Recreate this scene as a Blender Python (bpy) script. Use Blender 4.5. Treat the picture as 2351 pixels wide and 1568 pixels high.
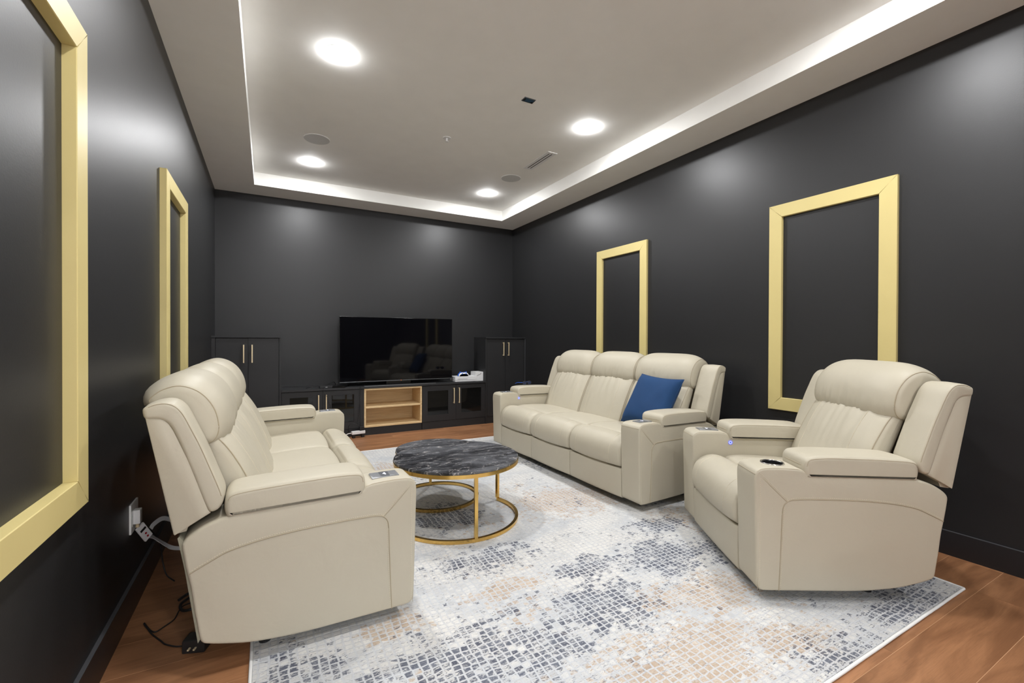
import bpy, bmesh, math, random
from mathutils import Vector, Matrix, noise as mnoise

# ------------------------------------------------------------------ reset
for o in list(bpy.data.objects):
    bpy.data.objects.remove(o, do_unlink=True)
scene = bpy.context.scene
col = scene.collection
random.seed(7)
PI = math.pi

# ------------------------------------------------------------------ camera
YAW, PITCH, ROLL = 0.50276, -0.00608, 0.00341
CAM_Z = 1.2042
cam_data = bpy.data.cameras.new('camera')
cam_data.sensor_fit = 'HORIZONTAL'
cam_data.sensor_width = 36.0
cam_data.lens = 1021.44 / 2351.0 * 36.0
cam_data.clip_start = 0.02
cam = bpy.data.objects.new('camera', cam_data)
col.objects.link(cam)
F = Vector((math.sin(YAW) * math.cos(PITCH), math.cos(YAW) * math.cos(PITCH), math.sin(PITCH)))
r_ = Vector((math.cos(YAW), -math.sin(YAW), 0))
u_ = r_.cross(F)
R_ = r_ * math.cos(ROLL) + u_ * math.sin(ROLL)
U_ = -r_ * math.sin(ROLL) + u_ * math.cos(ROLL)
cam.matrix_world = Matrix(((R_.x, U_.x, -F.x, 0.0), (R_.y, U_.y, -F.y, 0.0), (R_.z, U_.z, -F.z, CAM_Z), (0, 0, 0, 1)))
scene.camera = cam

# ------------------------------------------------------------------ world, exposure
world = bpy.data.worlds.new('world')
scene.world = world
world.use_nodes = True
world.node_tree.nodes['Background'].inputs[0].default_value = (0.02, 0.02, 0.02, 1)
world.node_tree.nodes['Background'].inputs[1].default_value = 0.0
scene.view_settings.view_transform = 'Standard'
scene.view_settings.look = 'None'
scene.view_settings.gamma = 1.0
scene.view_settings.use_curve_mapping = False
scene.view_settings.exposure = 0.36
LAMP = 385.0            # radiance of a downlight lens
DOME = 0.0125            # how far the lens bulges below the ceiling

# ------------------------------------------------------------------ room numbers (metres)
XL, XR, YB, YN = -0.5265, 3.3602, 6.1016, -1.98
ZS, ZT = 2.9042, 3.045                       # soffit underside, tray ceiling
SXL, SXR, SYB, SYN = -0.1279, 2.9675, 5.7106, -1.59
BB = 0.135                                   # baseboard height

# ================================================================== materials
def srgb(r, g, b):
    def c(v):
        v /= 255.0
        return v / 12.92 if v <= 0.04045 else ((v + 0.055) / 1.055) ** 2.4
    return (c(r), c(g), c(b), 1.0)

class NT:
    """small node-tree helper"""
    def __init__(self, name):
        self.m = bpy.data.materials.new(name)
        self.m.use_nodes = True
        self.t = self.m.node_tree
        self.b = self.t.nodes['Principled BSDF']
    def n(self, typ, **kw):
        nd = self.t.nodes.new(typ)
        for k, v in kw.items():
            if k.startswith('i_'):
                key = k[2:]
                key = int(key) if key.isdigit() else key
                if hasattr(v, 'is_output') or isinstance(v, bpy.types.NodeSocket):
                    self.t.links.new(v, nd.inputs[key])
                else:
                    nd.inputs[key].default_value = v
            else:
                setattr(nd, k, v)
        return nd
    def link(self, a, b):
        self.t.links.new(a, b)
    def set(self, **kw):
        for k, v in kw.items():
            key = k.replace('_', ' ')
            if isinstance(v, bpy.types.NodeSocket):
                self.t.links.new(v, self.b.inputs[key])
            else:
                self.b.inputs[key].default_value = v
    def math(self, op, a, b=None, clamp=False):
        nd = self.n('ShaderNodeMath', operation=op, use_clamp=clamp)
        for i, v in enumerate((a, b)):
            if v is None: continue
            if isinstance(v, bpy.types.NodeSocket): self.link(v, nd.inputs[i])
            else: nd.inputs[i].default_value = v
        return nd.outputs[0]
    def mix(self, fac, a, b, mode='MIX'):
        nd = self.n('ShaderNodeMix', data_type='RGBA', blend_type=mode)
        for i, v in ((0, fac), (6, a), (7, b)):
            if isinstance(v, bpy.types.NodeSocket): self.link(v, nd.inputs[i])
            else: nd.inputs[i].default_value = v
        return nd.outputs[2]
    def ramp(self, fac, lo, hi):
        nd = self.n('ShaderNodeMapRange', interpolation_type='SMOOTHSTEP')
        self.link(fac, nd.inputs[0])
        nd.inputs[1].default_value = lo
        nd.inputs[2].default_value = hi
        return nd.outputs[0]
    def coords(self, scale=(1, 1, 1), loc=(0, 0, 0), kind='Object'):
        tc = self.n('ShaderNodeTexCoord')
        mp = self.n('ShaderNodeMapping')
        mp.inputs['Scale'].default_value = scale
        mp.inputs['Location'].default_value = loc
        self.link(tc.outputs[kind], mp.inputs[0])
        return mp.outputs[0]
    def noise(self, vec, scale, detail=2.0, rough=0.5, dist=0.0):
        nd = self.n('ShaderNodeTexNoise')
        self.link(vec, nd.inputs['Vector'])
        nd.inputs['Scale'].default_value = scale
        nd.inputs['Detail'].default_value = detail
        nd.inputs['Roughness'].default_value = rough
        nd.inputs['Distortion'].default_value = dist
        return nd.outputs[0]
    def bump(self, h, strength, distance, prev=None):
        nd = self.n('ShaderNodeBump')
        self.link(h, nd.inputs['Height'])
        nd.inputs['Strength'].default_value = strength
        nd.inputs['Distance'].default_value = distance
        if prev is not None: self.link(prev, nd.inputs['Normal'])
        return nd.outputs[0]

def plain(name, c, rough=0.5, metal=0.0, spec=0.5, bump=None, emit=None):
    t = NT(name)
    v = t.coords()
    nz = t.noise(v, 6.0, 3.0)
    c2 = tuple(x * 0.93 for x in c[:3]) + (1,)
    t.set(Base_Color=t.mix(nz, c, c2), Roughness=rough, Metallic=metal)
    t.b.inputs['Specular IOR Level'].default_value = spec
    if bump:
        t.set(Normal=t.bump(t.noise(v, bump[0], 3.0), bump[1], bump[2]))
    if emit:
        t.b.inputs['Emission Color'].default_value = emit[0]
        t.b.inputs['Emission Strength'].default_value = emit[1]
    return t.m

M = {}
# walls: black eggshell paint with roller texture
t = NT('black_wall_paint')
v = t.coords()
nz = t.noise(v, 1.3, 3.0)
t.set(Base_Color=t.mix(nz, (0.0165, 0.0167, 0.0178, 1), (0.0140, 0.0141, 0.0150, 1)), Roughness=0.43)
t.b.inputs['Specular IOR Level'].default_value = 0.5
t.set(Normal=t.bump(t.noise(v, 170.0, 3.0, 0.6), 0.10, 0.002))
M['wall'] = t.m
M['base'] = plain('black_baseboard_paint', (0.017, 0.017, 0.019, 1), 0.38)
M['bbtop'] = plain('grey_baseboard_top_edge', (0.075, 0.076, 0.082, 1), 0.45)
M['ceil'] = plain('white_ceiling_paint', srgb(246, 245, 241), 0.75, spec=0.25, bump=(220.0, 0.05, 0.001))
M['hall'] = plain('white_fill_hall_paint', srgb(240, 240, 240), 0.8, spec=0.2)  # for the unseen hall added as a source of fill light

# leather
def leather(name, c, gathered=False):
    t = NT(name)
    v = t.coords()
    n1 = t.noise(v, 3.0, 4.0)
    c2 = (c[0] * 0.90, c[1] * 0.89, c[2] * 0.87, 1)
    t.set(Base_Color=t.mix(n1, c, c2), Roughness=0.50)
    t.b.inputs['Specular IOR Level'].default_value = 0.42
    vo = t.n('ShaderNodeTexVoronoi', feature='F1')
    t.link(v, vo.inputs['Vector']); vo.inputs['Scale'].default_value = 420.0
    b1 = t.bump(vo.outputs['Distance'], 0.10, 0.0006)
    b2 = t.bump(t.noise(v, 9.0, 3.0, 0.55, 0.6), 0.22, 0.010, b1)
    t.set(Normal=b2)
    return t.m
LE = srgb(192, 185, 167)
M['leather'] = leather('beige_leather', LE)
M['seam'] = plain('beige_seam_fold', srgb(172, 160, 136), 0.6)
M['thread'] = plain('pale_stitch_thread', srgb(216, 206, 184), 0.7)
M['fabric'] = plain('grey_green_lining', srgb(150, 147, 130), 0.9, spec=0.2, bump=(400.0, 0.3, 0.001))
M['blackplastic'] = plain('black_plastic', (0.012, 0.012, 0.013, 1), 0.45)
M['silver'] = plain('silver_panel', srgb(176, 178, 182), 0.33, 0.7)
M['silverdark'] = plain('dark_silver_key', srgb(120, 123, 128), 0.35, 0.6)
M['chrome'] = plain('chrome', (0.75, 0.75, 0.77, 1), 0.10, 1.0)
M['white'] = plain('white_plastic', srgb(232, 232, 232), 0.4)
M['glowblue'] = plain('blue_light_ring', srgb(70, 90, 235), 0.4, emit=(srgb(60, 80, 255), 0.9))
M['glowwhite'] = plain('white_light_ring', srgb(235, 238, 255), 0.4, emit=(srgb(235, 238, 255), 0.55))

# floor planks
t = NT('walnut_plank')
tc = t.n('ShaderNodeTexCoord'); oi = t.n('ShaderNodeObjectInfo')
add = t.n('ShaderNodeVectorMath', operation='MULTIPLY_ADD')
t.link(oi.outputs['Random'], add.inputs[0]); add.inputs[1].default_value = (13.0, 7.0, 5.0)
t.link(tc.outputs['Object'], add.inputs[2])
mp = t.n('ShaderNodeMapping'); mp.inputs['Scale'].default_value = (1.1, 7.0, 1.0)
t.link(add.outputs[0], mp.inputs[0])
g1 = t.noise(mp.outputs[0], 1.7, 6.0, 0.58, 0.9)
mp2 = t.n('ShaderNodeMapping'); mp2.inputs['Scale'].default_value = (4.0, 120.0, 1.0)
t.link(add.outputs[0], mp2.inputs[0])
g2 = t.noise(mp2.outputs[0], 3.0, 3.0)
cA = t.mix(t.ramp(g1, 0.30, 0.70), srgb(130, 88, 58), srgb(170, 121, 84))
cB = t.mix(t.math('MULTIPLY', t.ramp(g2, 0.45, 0.75), 0.22), cA, srgb(96, 60, 40))
hv = t.n('ShaderNodeHueSaturation'); t.link(cB, hv.inputs['Color'])
t.link(t.math('ADD', t.math('MULTIPLY', oi.outputs['Random'], 0.25), 0.86), hv.inputs['Value'])
t.set(Base_Color=hv.outputs[0], Roughness=0.42)
t.set(Normal=t.bump(g2, 0.06, 0.001))
M['plank'] = t.m
M['subfloor'] = plain('light_joint_filler', srgb(214, 172, 132), 0.6)

# light wood for the open shelf
t = NT('maple_board')
v = t.coords((1.2, 30, 30))
g = t.noise(v, 2.5, 4.0, 0.55, 0.4)
t.set(Base_Color=t.mix(t.ramp(g, 0.3, 0.7), srgb(214, 184, 136), srgb(234, 208, 162)), Roughness=0.5)
M['maple'] = t.m

# marble
t = NT('dark_grey_marble')
v = t.coords((1.0, 3.4, 1.0))
n1 = t.noise(v, 2.0, 7.0, 0.62, 1.2)
n2 = t.noise(v, 5.5, 8.0, 0.68, 1.8)
vein = t.math('ABSOLUTE', t.math('SUBTRACT', t.noise(v, 1.7, 6.0, 0.6, 2.2), 0.5))
veinm = t.math('SUBTRACT', 1.0, t.ramp(vein, 0.0, 0.014))
base = t.mix(t.ramp(n1, 0.36, 0.66), srgb(35, 35, 38), srgb(97, 98, 102))
base = t.mix(t.math('MULTIPLY', t.ramp(n2, 0.50, 0.70), 0.60), base, srgb(146, 147, 151))
base = t.mix(t.math('MULTIPLY', veinm, t.ramp(n2, 0.42, 0.6)), base, srgb(196, 190, 186))
t.set(Base_Color=base, Roughness=0.16)
M['marble'] = t.m
M['marble_edge'] = plain('marble_edge', srgb(48, 46, 48), 0.25)

t = NT('polished_gold')
v = t.coords()
t.set(Base_Color=(0.80, 0.52, 0.16, 1), Metallic=1.0, Roughness=t.math('ADD', t.math('MULTIPLY', t.noise(v, 14.0, 4.0), 0.12), 0.12))
M['gold'] = t.m
M['brass'] = plain('brushed_brass', (0.80, 0.66, 0.42, 1), 0.36, 0.35)
M['frame'] = plain('pale_gold_paint', srgb(216, 199, 136), 0.42, spec=0.45)
M['cabinet'] = plain('black_cabinet_laminate', (0.0200, 0.0202, 0.0215, 1), 0.50, spec=0.45, bump=(300.0, 0.05, 0.0006))
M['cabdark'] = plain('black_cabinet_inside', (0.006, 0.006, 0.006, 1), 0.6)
M['screen'] = plain('black_screen_glass', (0.0025, 0.0025, 0.0035, 1), 0.045, spec=0.28)
M['bezel'] = plain('black_gloss_bezel', (0.006, 0.006, 0.006, 1), 0.22)
t = NT('smoked_door_glass')
t.set(Base_Color=(0.05, 0.05, 0.05, 1), Roughness=0.03)
t.b.inputs['Transmission Weight'].default_value = 0.5
t.set(Base_Color=t.mix(t.noise(t.coords(), 3.0), (0.012, 0.012, 0.012, 1), (0.020, 0.020, 0.018, 1)))
M['glass'] = t.m
M['orange'] = plain('standby_light', srgb(255, 120, 30), 0.4, emit=(srgb(255, 110, 20), 1.2))
M['metalgrey'] = plain('grey_metal', srgb(130, 133, 138), 0.3, 0.8)

# blue cushion velvet
t = NT('navy_velvet')
v = t.coords()
n1 = t.noise(v, 7.0, 4.0)
t.set(Base_Color=t.mix(n1, srgb(8, 50, 92), srgb(14, 62, 108)), Roughness=0.85)
t.b.inputs['Sheen Weight'].default_value = 0.08
t.b.inputs['Sheen Tint'].default_value = srgb(90, 130, 200)
t.set(Normal=t.bump(t.noise(v, 500.0, 2.0), 0.25, 0.001))
M['velvet'] = t.m

# rug
t = NT('distressed_rug')
v0 = t.coords()
wob = t.n('ShaderNodeTexNoise'); t.link(v0, wob.inputs['Vector']); wob.inputs['Scale'].default_value = 9.0; wob.inputs['Detail'].default_value = 2.0
sc = t.n('ShaderNodeVectorMath', operation='MULTIPLY_ADD')
t.link(wob.outputs['Color'], sc.inputs[0]); sc.inputs[1].default_value = (0.02, 0.02, 0.0); t.link(v0, sc.inputs[2])
vv = sc.outputs[0]
mp = t.n('ShaderNodeMapping'); mp.inputs['Scale'].default_value = (1.0, 1.18, 0.0); t.link(vv, mp.inputs[0])
vc = t.n('ShaderNodeTexVoronoi', feature='F1'); t.link(mp.outputs[0], vc.inputs['Vector']); vc.inputs['Scale'].default_value = 31.0; vc.inputs['Randomness'].default_value = 0.22
ve = t.n('ShaderNodeTexVoronoi', feature='DISTANCE_TO_EDGE'); t.link(mp.outputs[0], ve.inputs['Vector']); ve.inputs['Scale'].default_value = 31.0; ve.inputs['Randomness'].default_value = 0.22
cell = t.ramp(ve.outputs['Distance'], 0.07, 0.16)
crand = t.n('ShaderNodeSeparateColor'); t.link(vc.outputs['Color'], crand.inputs[0])
pA = t.coords((1.0, 1.5, 1.0), (3.1, 0.4, 0))
pB = t.coords((1.0, 1.4, 1.0), (-4.2, 7.3, 0))
fA = t.noise(pA, 1.55, 6.0, 0.62, 0.4)
fB = t.noise(pB, 1.35, 5.0, 0.60, 0.4)
# woven patches of the design: (x, y, half width, half depth) on the rug
NAVY = [(-0.77, -1.34, 0.26, 0.18), (-0.49, -1.43, 0.13, 0.09), (-0.14, -1.32, 0.22, 0.15), (-0.41, -0.68, 0.28, 0.10), (0.03, -1.0, 0.16, 0.09), (0.48, -1.11, 0.22, 0.17), (1.14, -1.95, 0.20, 0.08),
        (0.48, -2.0, 0.19, 0.08), (-1.36, -1.1, 0.12, 0.15), (0.92, 0.69, 0.14, 0.31), (-0.39, -0.03, 0.18, 0.20), (0.74, -0.8, 0.16, 0.10), (0.81, -1.2, 0.14, 0.1), (0.1, 0.9, 0.3, 0.1), (0.85, -1.93, 0.12, 0.06)]
TANS = [(-0.06, -1.73, 0.30, 0.16), (0.4, -1.46, 0.18, 0.12), (-0.43, -0.98, 0.16, 0.06), (0.51, -0.14, 0.32, 0.20), (-1.0, -1.01, 0.10, 0.08), (0.4, -1.85, 0.14, 0.08), (0.13, -1.41, 0.09, 0.06), (-0.2, 1.3, 0.4, 0.15)]
wv = t.n('ShaderNodeTexNoise'); t.link(v0, wv.inputs['Vector']); wv.inputs['Scale'].default_value = 5.0; wv.inputs['Detail'].default_value = 5.0; wv.inputs['Roughness'].default_value = 0.6
wd_ = t.n('ShaderNodeVectorMath', operation='MULTIPLY_ADD'); t.link(wv.outputs['Color'], wd_.inputs[0]); wd_.inputs[1].default_value = (0.42, 0.26, 0.0); t.link(v0, wd_.inputs[2])
def patches(L):
    acc = None
    for (x, y, a, b) in L:
        m1 = t.n('ShaderNodeMapping', vector_type='POINT'); t.link(wd_.outputs[0], m1.inputs[0])
        m1.inputs['Location'].default_value = (-(x + 0.21) / a, -(y + 0.13) / b, 0); m1.inputs['Scale'].default_value = (1 / a, 1 / b, 0)
        ln = t.n('ShaderNodeVectorMath', operation='LENGTH'); t.link(m1.outputs[0], ln.inputs[0])
        acc = ln.outputs['Value'] if acc is None else t.math('MINIMUM', acc, ln.outputs['Value'])
    return acc
dN, dT = patches(NAVY), patches(TANS)
def one_minus(x): return t.math('SUBTRACT', 1.0, x)
rag = t.noise(t.coords((1.0, 1.9, 1.0)), 7.0, 6.0, 0.66, 0.3)             # ragged patch outlines
fB_ = t.math('MULTIPLY', t.math('SUBTRACT', rag, 0.5), 3.2)
Bf = t.math('MAXIMUM', one_minus(t.ramp(t.math('ADD', dN, fB_), 0.55, 1.85)), t.math('MULTIPLY', t.ramp(fA, 0.50, 0.72), 0.55))
Tf = t.math('MAXIMUM', one_minus(t.ramp(t.math('SUBTRACT', dT, fB_), 0.60, 1.90)), t.math('MULTIPLY', t.ramp(fB, 0.54, 0.70), 0.7))
# every cell is dyed or not
bcell = t.math('LESS_THAN', crand.outputs[0], t.math('MULTIPLY', Bf, 0.98))
tcell = t.math('LESS_THAN', crand.outputs[1], t.math('MULTIPLY', Tf, 1.1))
streak = t.noise(t.coords((1.0, 2.6, 1.0)), 52.0, 6.0, 0.74, 0.4)          # worn threads
blot = t.noise(t.coords((1.3, 1.0, 1.0), (5, 2, 0)), 9.0, 6.0, 0.68, 0.4)
ero_b = t.ramp(t.math('ADD', t.math('ADD', t.math('MULTIPLY', streak, 0.6), t.math('MULTIPLY', blot, 0.4)), t.math('MULTIPLY', Bf, 0.085)), 0.505, 0.59)
ero_t = t.ramp(t.math('ADD', t.math('ADD', t.math('MULTIPLY', streak, 0.6), t.math('MULTIPLY', blot, 0.4)), t.math('MULTIPLY', Tf, 0.10)), 0.48, 0.60)
fine = t.noise(t.coords((1.0, 2.2, 1.0)), 130.0, 4.0, 0.65)
tone = t.noise(t.coords((1.0, 1.6, 1.0), (9, 1, 0)), 2.4, 5.0, 0.62, 0.4)
ground = t.mix(t.ramp(tone, 0.36, 0.62), srgb(181, 183, 186), srgb(207, 205, 201))
ccol = t.mix(t.math('MULTIPLY', crand.outputs[2], 0.45), ground, srgb(222, 221, 216))
gcol = t.mix(t.ramp(tone, 0.36, 0.66), srgb(190, 193, 197), srgb(196, 196, 197))
rc = t.mix(cell, gcol, ccol)
rc = t.mix(t.math('MULTIPLY', t.math('MULTIPLY', cell, tcell), t.math('MULTIPLY', ero_t, 0.80)), rc, t.mix(crand.outputs[2], srgb(172, 146, 118), srgb(188, 167, 145)))
rc = t.mix(t.math('MULTIPLY', t.math('MULTIPLY', cell, bcell), t.math('MULTIPLY', ero_b, 0.95)), rc, t.mix(crand.outputs[1], srgb(66, 71, 88), srgb(100, 105, 118)))
# loose dark threads scattered between the patches
thr = t.math('MULTIPLY', t.ramp(streak, 0.555, 0.625), t.ramp(t.noise(t.coords((1.0, 1.4, 1.0), (2, 8, 0)), 3.2, 5.0, 0.65, 0.3), 0.42, 0.60))
rc = t.mix(t.math('MULTIPLY', thr, 0.75), rc, srgb(108, 112, 124))
rc = t.mix(t.math('MULTIPLY', t.ramp(fine, 0.52, 0.68), 0.22), rc, srgb(226, 225, 221))
rc = t.mix(t.math('MULTIPLY', one_minus(t.ramp(fine, 0.32, 0.46)), 0.24), rc, srgb(118, 120, 127))
t.set(Base_Color=rc, Roughness=0.95)
t.b.inputs['Specular IOR Level'].default_value = 0.1
b1 = t.bump(cell, 0.35, 0.003)
t.set(Normal=t.bump(t.noise(v0, 600.0, 2.0), 0.35, 0.002, b1))
M['rug'] = t.m
M['binding'] = plain('white_rug_binding', srgb(236, 236, 234), 0.9, spec=0.1, bump=(300.0, 0.3, 0.001))

# lamp lens
m = bpy.data.materials.new('downlight_lens'); m.use_nodes = True
nt = m.node_tree; nt.nodes.clear()
em = nt.nodes.new('ShaderNodeEmission'); em.inputs[0].default_value = (0.985, 0.99, 1.0, 1); em.inputs[1].default_value = LAMP
ou = nt.nodes.new('ShaderNodeOutputMaterial'); nt.links.new(em.outputs[0], ou.inputs[0])
M['lens'] = m
m = m.copy(); m.name = 'fill_lamp_lens'; m.node_tree.nodes['Emission'].inputs[1].default_value = LAMP * 2.9  # boosted lens of the added lamps that fill the room from behind
M['filllens'] = m
M['grille'] = plain('grey_speaker_grille', srgb(205, 205, 203), 0.8, spec=0.2, bump=(700.0, 0.6, 0.001))
M['ventblack'] = plain('black_vent_slot', (0.004, 0.004, 0.004, 1), 0.8)
M['bluebox'] = plain('blue_junction_box', srgb(45, 78, 104), 0.5)
M['ribbon'] = plain('white_flat_cable', srgb(196, 196, 198), 0.5)
M['red'] = plain('red_dot', srgb(176, 30, 40), 0.5)
M['bluecable'] = plain('blue_plastic', srgb(40, 98, 200), 0.35)
M['lensblue'] = plain('dark_blue_lens', srgb(24, 40, 78), 0.1)

# ================================================================== mesh helpers
def link(o, parent=None):
    col.objects.link(o)
    if parent is not None: o.parent = parent
    return o

def tag(o, label=None, cat=None, group=None, kind=None):
    if label: o['label'] = label
    if cat: o['category'] = cat
    if group: o['group'] = group
    if kind: o['kind'] = kind
    return o

def empty(name, loc=(0, 0, 0), rz=0.0, scale=1.0):
    o = bpy.data.objects.new(name, None)
    o.empty_display_size = 0.05
    o.location = loc; o.rotation_euler = (0, 0, rz); o.scale = (scale,) * 3
    return link(o)

def mesh(name, verts, faces, mat, parent=None, smooth=35, loc=None, fix=False):
    me = bpy.data.meshes.new(name)
    me.from_pydata([tuple(v) for v in verts], [], faces)
    me.update()
    if fix:
        bm = bmesh.new(); bm.from_mesh(me)
        bmesh.ops.recalc_face_normals(bm, faces=bm.faces)
        bm.to_mesh(me); bm.free()
    me.materials.append(mat)
    if smooth:
        me.shade_smooth()
        me.set_sharp_from_angle(angle=math.radians(smooth))
    o = bpy.data.objects.new(name, me)
    if loc: o.location = loc
    return link(o, parent)

class MB:
    """collects shapes into one mesh"""
    def __init__(self): self.v, self.f = [], []
    def add(self, vs, fs):
        n = len(self.v)
        self.v += [Vector(p) for p in vs]
        self.f += [tuple(i + n for i in f) for f in fs]
        return self
    def box(self, x0, x1, y0, y1, z0, z1, bev=0.0):
        if bev <= 0:
            vs = [(x, y, z) for z in (z0, z1) for y in (y0, y1) for x in (x0, x1)]
            fs = [(0, 2, 3, 1), (4, 5, 7, 6), (0, 1, 5, 4), (2, 6, 7, 3), (0, 4, 6, 2), (1, 3, 7, 5)]
            return self.add(vs, fs)
        bm = bmesh.new()
        bmesh.ops.create_cube(bm, size=1.0)
        for v in bm.verts:
            v.co = Vector(((x0 + x1) / 2 + v.co.x * (x1 - x0), (y0 + y1) / 2 + v.co.y * (y1 - y0), (z0 + z1) / 2 + v.co.z * (z1 - z0)))
        bmesh.ops.bevel(bm, geom=bm.edges[:], offset=bev, segments=2, profile=0.6, affect='EDGES')
        bm.verts.index_update()
        r = self.add([v.co.copy() for v in bm.verts], [tuple(v.index for v in f.verts) for f in bm.faces])
        bm.free()
        return r
    def cyl(self, c, r, h, n=24, axis='z', r2=None):
        r2 = r if r2 is None else r2
        vs, fs = [], []
        for k, (rr, hh) in enumerate(((r, 0), (r2, h))):
            for i in range(n):
                a = 2 * PI * i / n
                p = (math.cos(a) * rr, math.sin(a) * rr, hh)
                p = {'z': p, 'x': (p[2], p[0], p[1]), 'y': (p[1], p[2], p[0])}[axis]
                vs.append((c[0] + p[0], c[1] + p[1], c[2] + p[2]))
        for i in range(n):
            j = (i + 1) % n
            fs.append((i, j, n + j, n + i))
        fs.append(tuple(range(n - 1, -1, -1))); fs.append(tuple(range(n, 2 * n)))
        return self.add(vs, fs)
    def tube(self, pts, r, n=6, closed=False):
        pts = [Vector(p) for p in pts]
        m = len(pts)
        vs, fs = [], []
        up = Vector((0, 0, 1))
        for i, p in enumerate(pts):
            a = pts[(i - 1) % m] if (closed or i > 0) else p
            b = pts[(i + 1) % m] if (closed or i < m - 1) else p
            d = (b - a)
            d = d.normalized() if d.length > 1e-9 else Vector((1, 0, 0))
            x = d.cross(up)
            if x.length < 0.05: x = d.cross(Vector((0, 1, 0)))
            if x.length < 0.05: x = d.cross(Vector((1, 0, 0)))
            x.normalize(); y = x.cross(d)
            for k in range(n):
                t_ = 2 * PI * k / n
                vs.append(p + (x * math.cos(t_) + y * math.sin(t_)) * r)
        for i in range(m if closed else m - 1):
            for k in range(n):
                a, b = i * n + k, i * n + (k + 1) % n
                c, d = ((i + 1) % m) * n + (k + 1) % n, ((i + 1) % m) * n + k
                fs.append((a, b, c, d))
        if not closed:
            fs.append(tuple(range(n - 1, -1, -1))); fs.append(tuple(range((m - 1) * n, m * n)))
        return self.add(vs, fs)
    def prism(self, poly, h0, h1, axis='z'):
        """poly of 2D points extruded along axis"""
        n = len(poly)
        def P(a, b, h):
            return {'z': (a, b, h), 'y': (a, h, b), 'x': (h, a, b)}[axis]
        vs = [P(a, b, h0) for a, b in poly] + [P(a, b, h1) for a, b in poly]
        fs = [(i, (i + 1) % n, n + (i + 1) % n, n + i) for i in range(n)]
        fs += [tuple(range(n - 1, -1, -1)), tuple(range(n, 2 * n))]
        return self.add(vs, fs)
    def build(self, name, mat, parent=None, smooth=16, loc=None, fix=True):
        return mesh(name, self.v, self.f, mat, parent, smooth, loc, fix)

class Lines:
    """every tube becomes a part of its own"""
    def __init__(self): self.l = []
    def tube(self, *a, **k):
        self.l.append(MB().tube(*a, **k)); return self
    def build(self, name, mat, parent, smooth=60):
        for m_ in self.l: m_.build(name, mat, parent, smooth)

def catmull(pts, sub=6, closed=False):
    pts = [Vector(p) for p in pts]
    n = len(pts); out = []
    rng = range(n) if closed else range(n - 1)
    for i in rng:
        p1, p2 = pts[i], pts[(i + 1) % n]
        p0 = pts[(i - 1) % n] if (closed or i > 0) else p1 * 2 - p2
        p3 = pts[(i + 2) % n] if (closed or i < n - 2) else p2 * 2 - p1
        for k in range(sub):
            t_ = k / sub
            out.append(0.5 * ((2 * p1) + (p2 - p0) * t_ + (2 * p0 - 5 * p1 + 4 * p2 - p3) * t_ * t_ + (3 * p1 - p0 - 3 * p2 + p3) * t_ ** 3))
    if not closed: out.append(pts[-1])
    return out

def area2(poly):
    return sum(poly[i][0] * poly[(i + 1) % len(poly)][1] - poly[(i + 1) % len(poly)][0] * poly[i][1] for i in range(len(poly)))

def normals2(poly):
    """outward normals of a closed polygon"""
    sgn = 1 if area2(poly) > 0 else -1
    n = len(poly); out = []
    for i in range(n):
        a, b = poly[i - 1], poly[(i + 1) % n]
        d = Vector((b[0] - a[0], b[1] - a[1]))
        if d.length < 1e-9: d = Vector((1, 0))
        d.normalize()
        out.append(Vector((d.y, -d.x)) * sgn)
    return out

def soft_extrude(poly, y0, y1, r, seg=4, ny=1, bulge=None, end_r=None):
    """closed (s,z) profile swept along y with rounded ends; bulge(i, u) pushes outward (u in -1..1).
    Returns verts, faces, and surf(i,y) giving a point of the skin."""
    poly = [Vector((p[0], p[1])) for p in poly]
    nr = normals2(poly); n = len(poly)
    w = y1 - y0
    secs = []
    for k in range(seg + 1):
        a = PI / 2 * k / seg
        secs.append((y0 + r * (1 - math.sin(a)), r * (1 - math.cos(PI / 2 - a)) if False else r * (1 - math.sin(PI / 2 * k / seg))))
    secs = []
    for k in range(seg + 1):
        a = PI / 2 * k / seg
        secs.append((y0 + r * (1 - math.cos(a)), r * (1 - math.sin(a))))
    for k in range(1, ny):
        secs.append((y0 + r + (w - 2 * r) * k / ny, 0.0))
    for k in range(seg, -1, -1):
        a = PI / 2 * k / seg
        secs.append((y1 - r * (1 - math.cos(a)), r * (1 - math.sin(a))))
    def surf(i, y, inset=0.0):
        u = max(-1.0, min(1.0, (y - (y0 + y1) / 2) / (w / 2)))
        b = bulge(i, u) if bulge else 0.0
        q = poly[i] + nr[i] * (b - inset)
        return Vector((q.x, y, q.y))
    vs = [surf(i, y, ins) for (y, ins) in secs for i in range(n)]
    fs = []
    for k in range(len(secs) - 1):
        for i in range(n):
            j = (i + 1) % n
            fs.append((k * n + i, k * n + j, (k + 1) * n + j, (k + 1) * n + i))
    fs.append(tuple(range(n))); fs.append(tuple(range((len(secs) - 1) * n, len(secs) * n))[::-1])
    return vs, fs, surf, len(poly)

def closed_profile(pts, sub=4):
    return [(p.x, p.y) for p in catmull([Vector((a, b, 0)) for a, b in pts], sub, True)]

def stitches(path, r=0.0011, dash=0.0045, gap=0.0035):
    """dashes of thread along a polyline"""
    mb = MB()
    path = [Vector(p) for p in path]
    seglen = [0.0]
    for a, b in zip(path, path[1:]): seglen.append(seglen[-1] + (b - a).length)
    def at(d):
        for k in range(1, len(path)):
            if seglen[k] >= d or k == len(path) - 1:
                L = seglen[k] - seglen[k - 1]
                f = (d - seglen[k - 1]) / L if L > 0 else 0
                return path[k - 1].lerp(path[k], min(1, f))
    d = 0.0
    while d + dash < seglen[-1]:
        mb.tube([at(d), at(d + dash)], r, 4)
        d += dash + gap
    return mb

# ================================================================== the room
def structure(o): o['kind'] = 'structure'; return o

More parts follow.
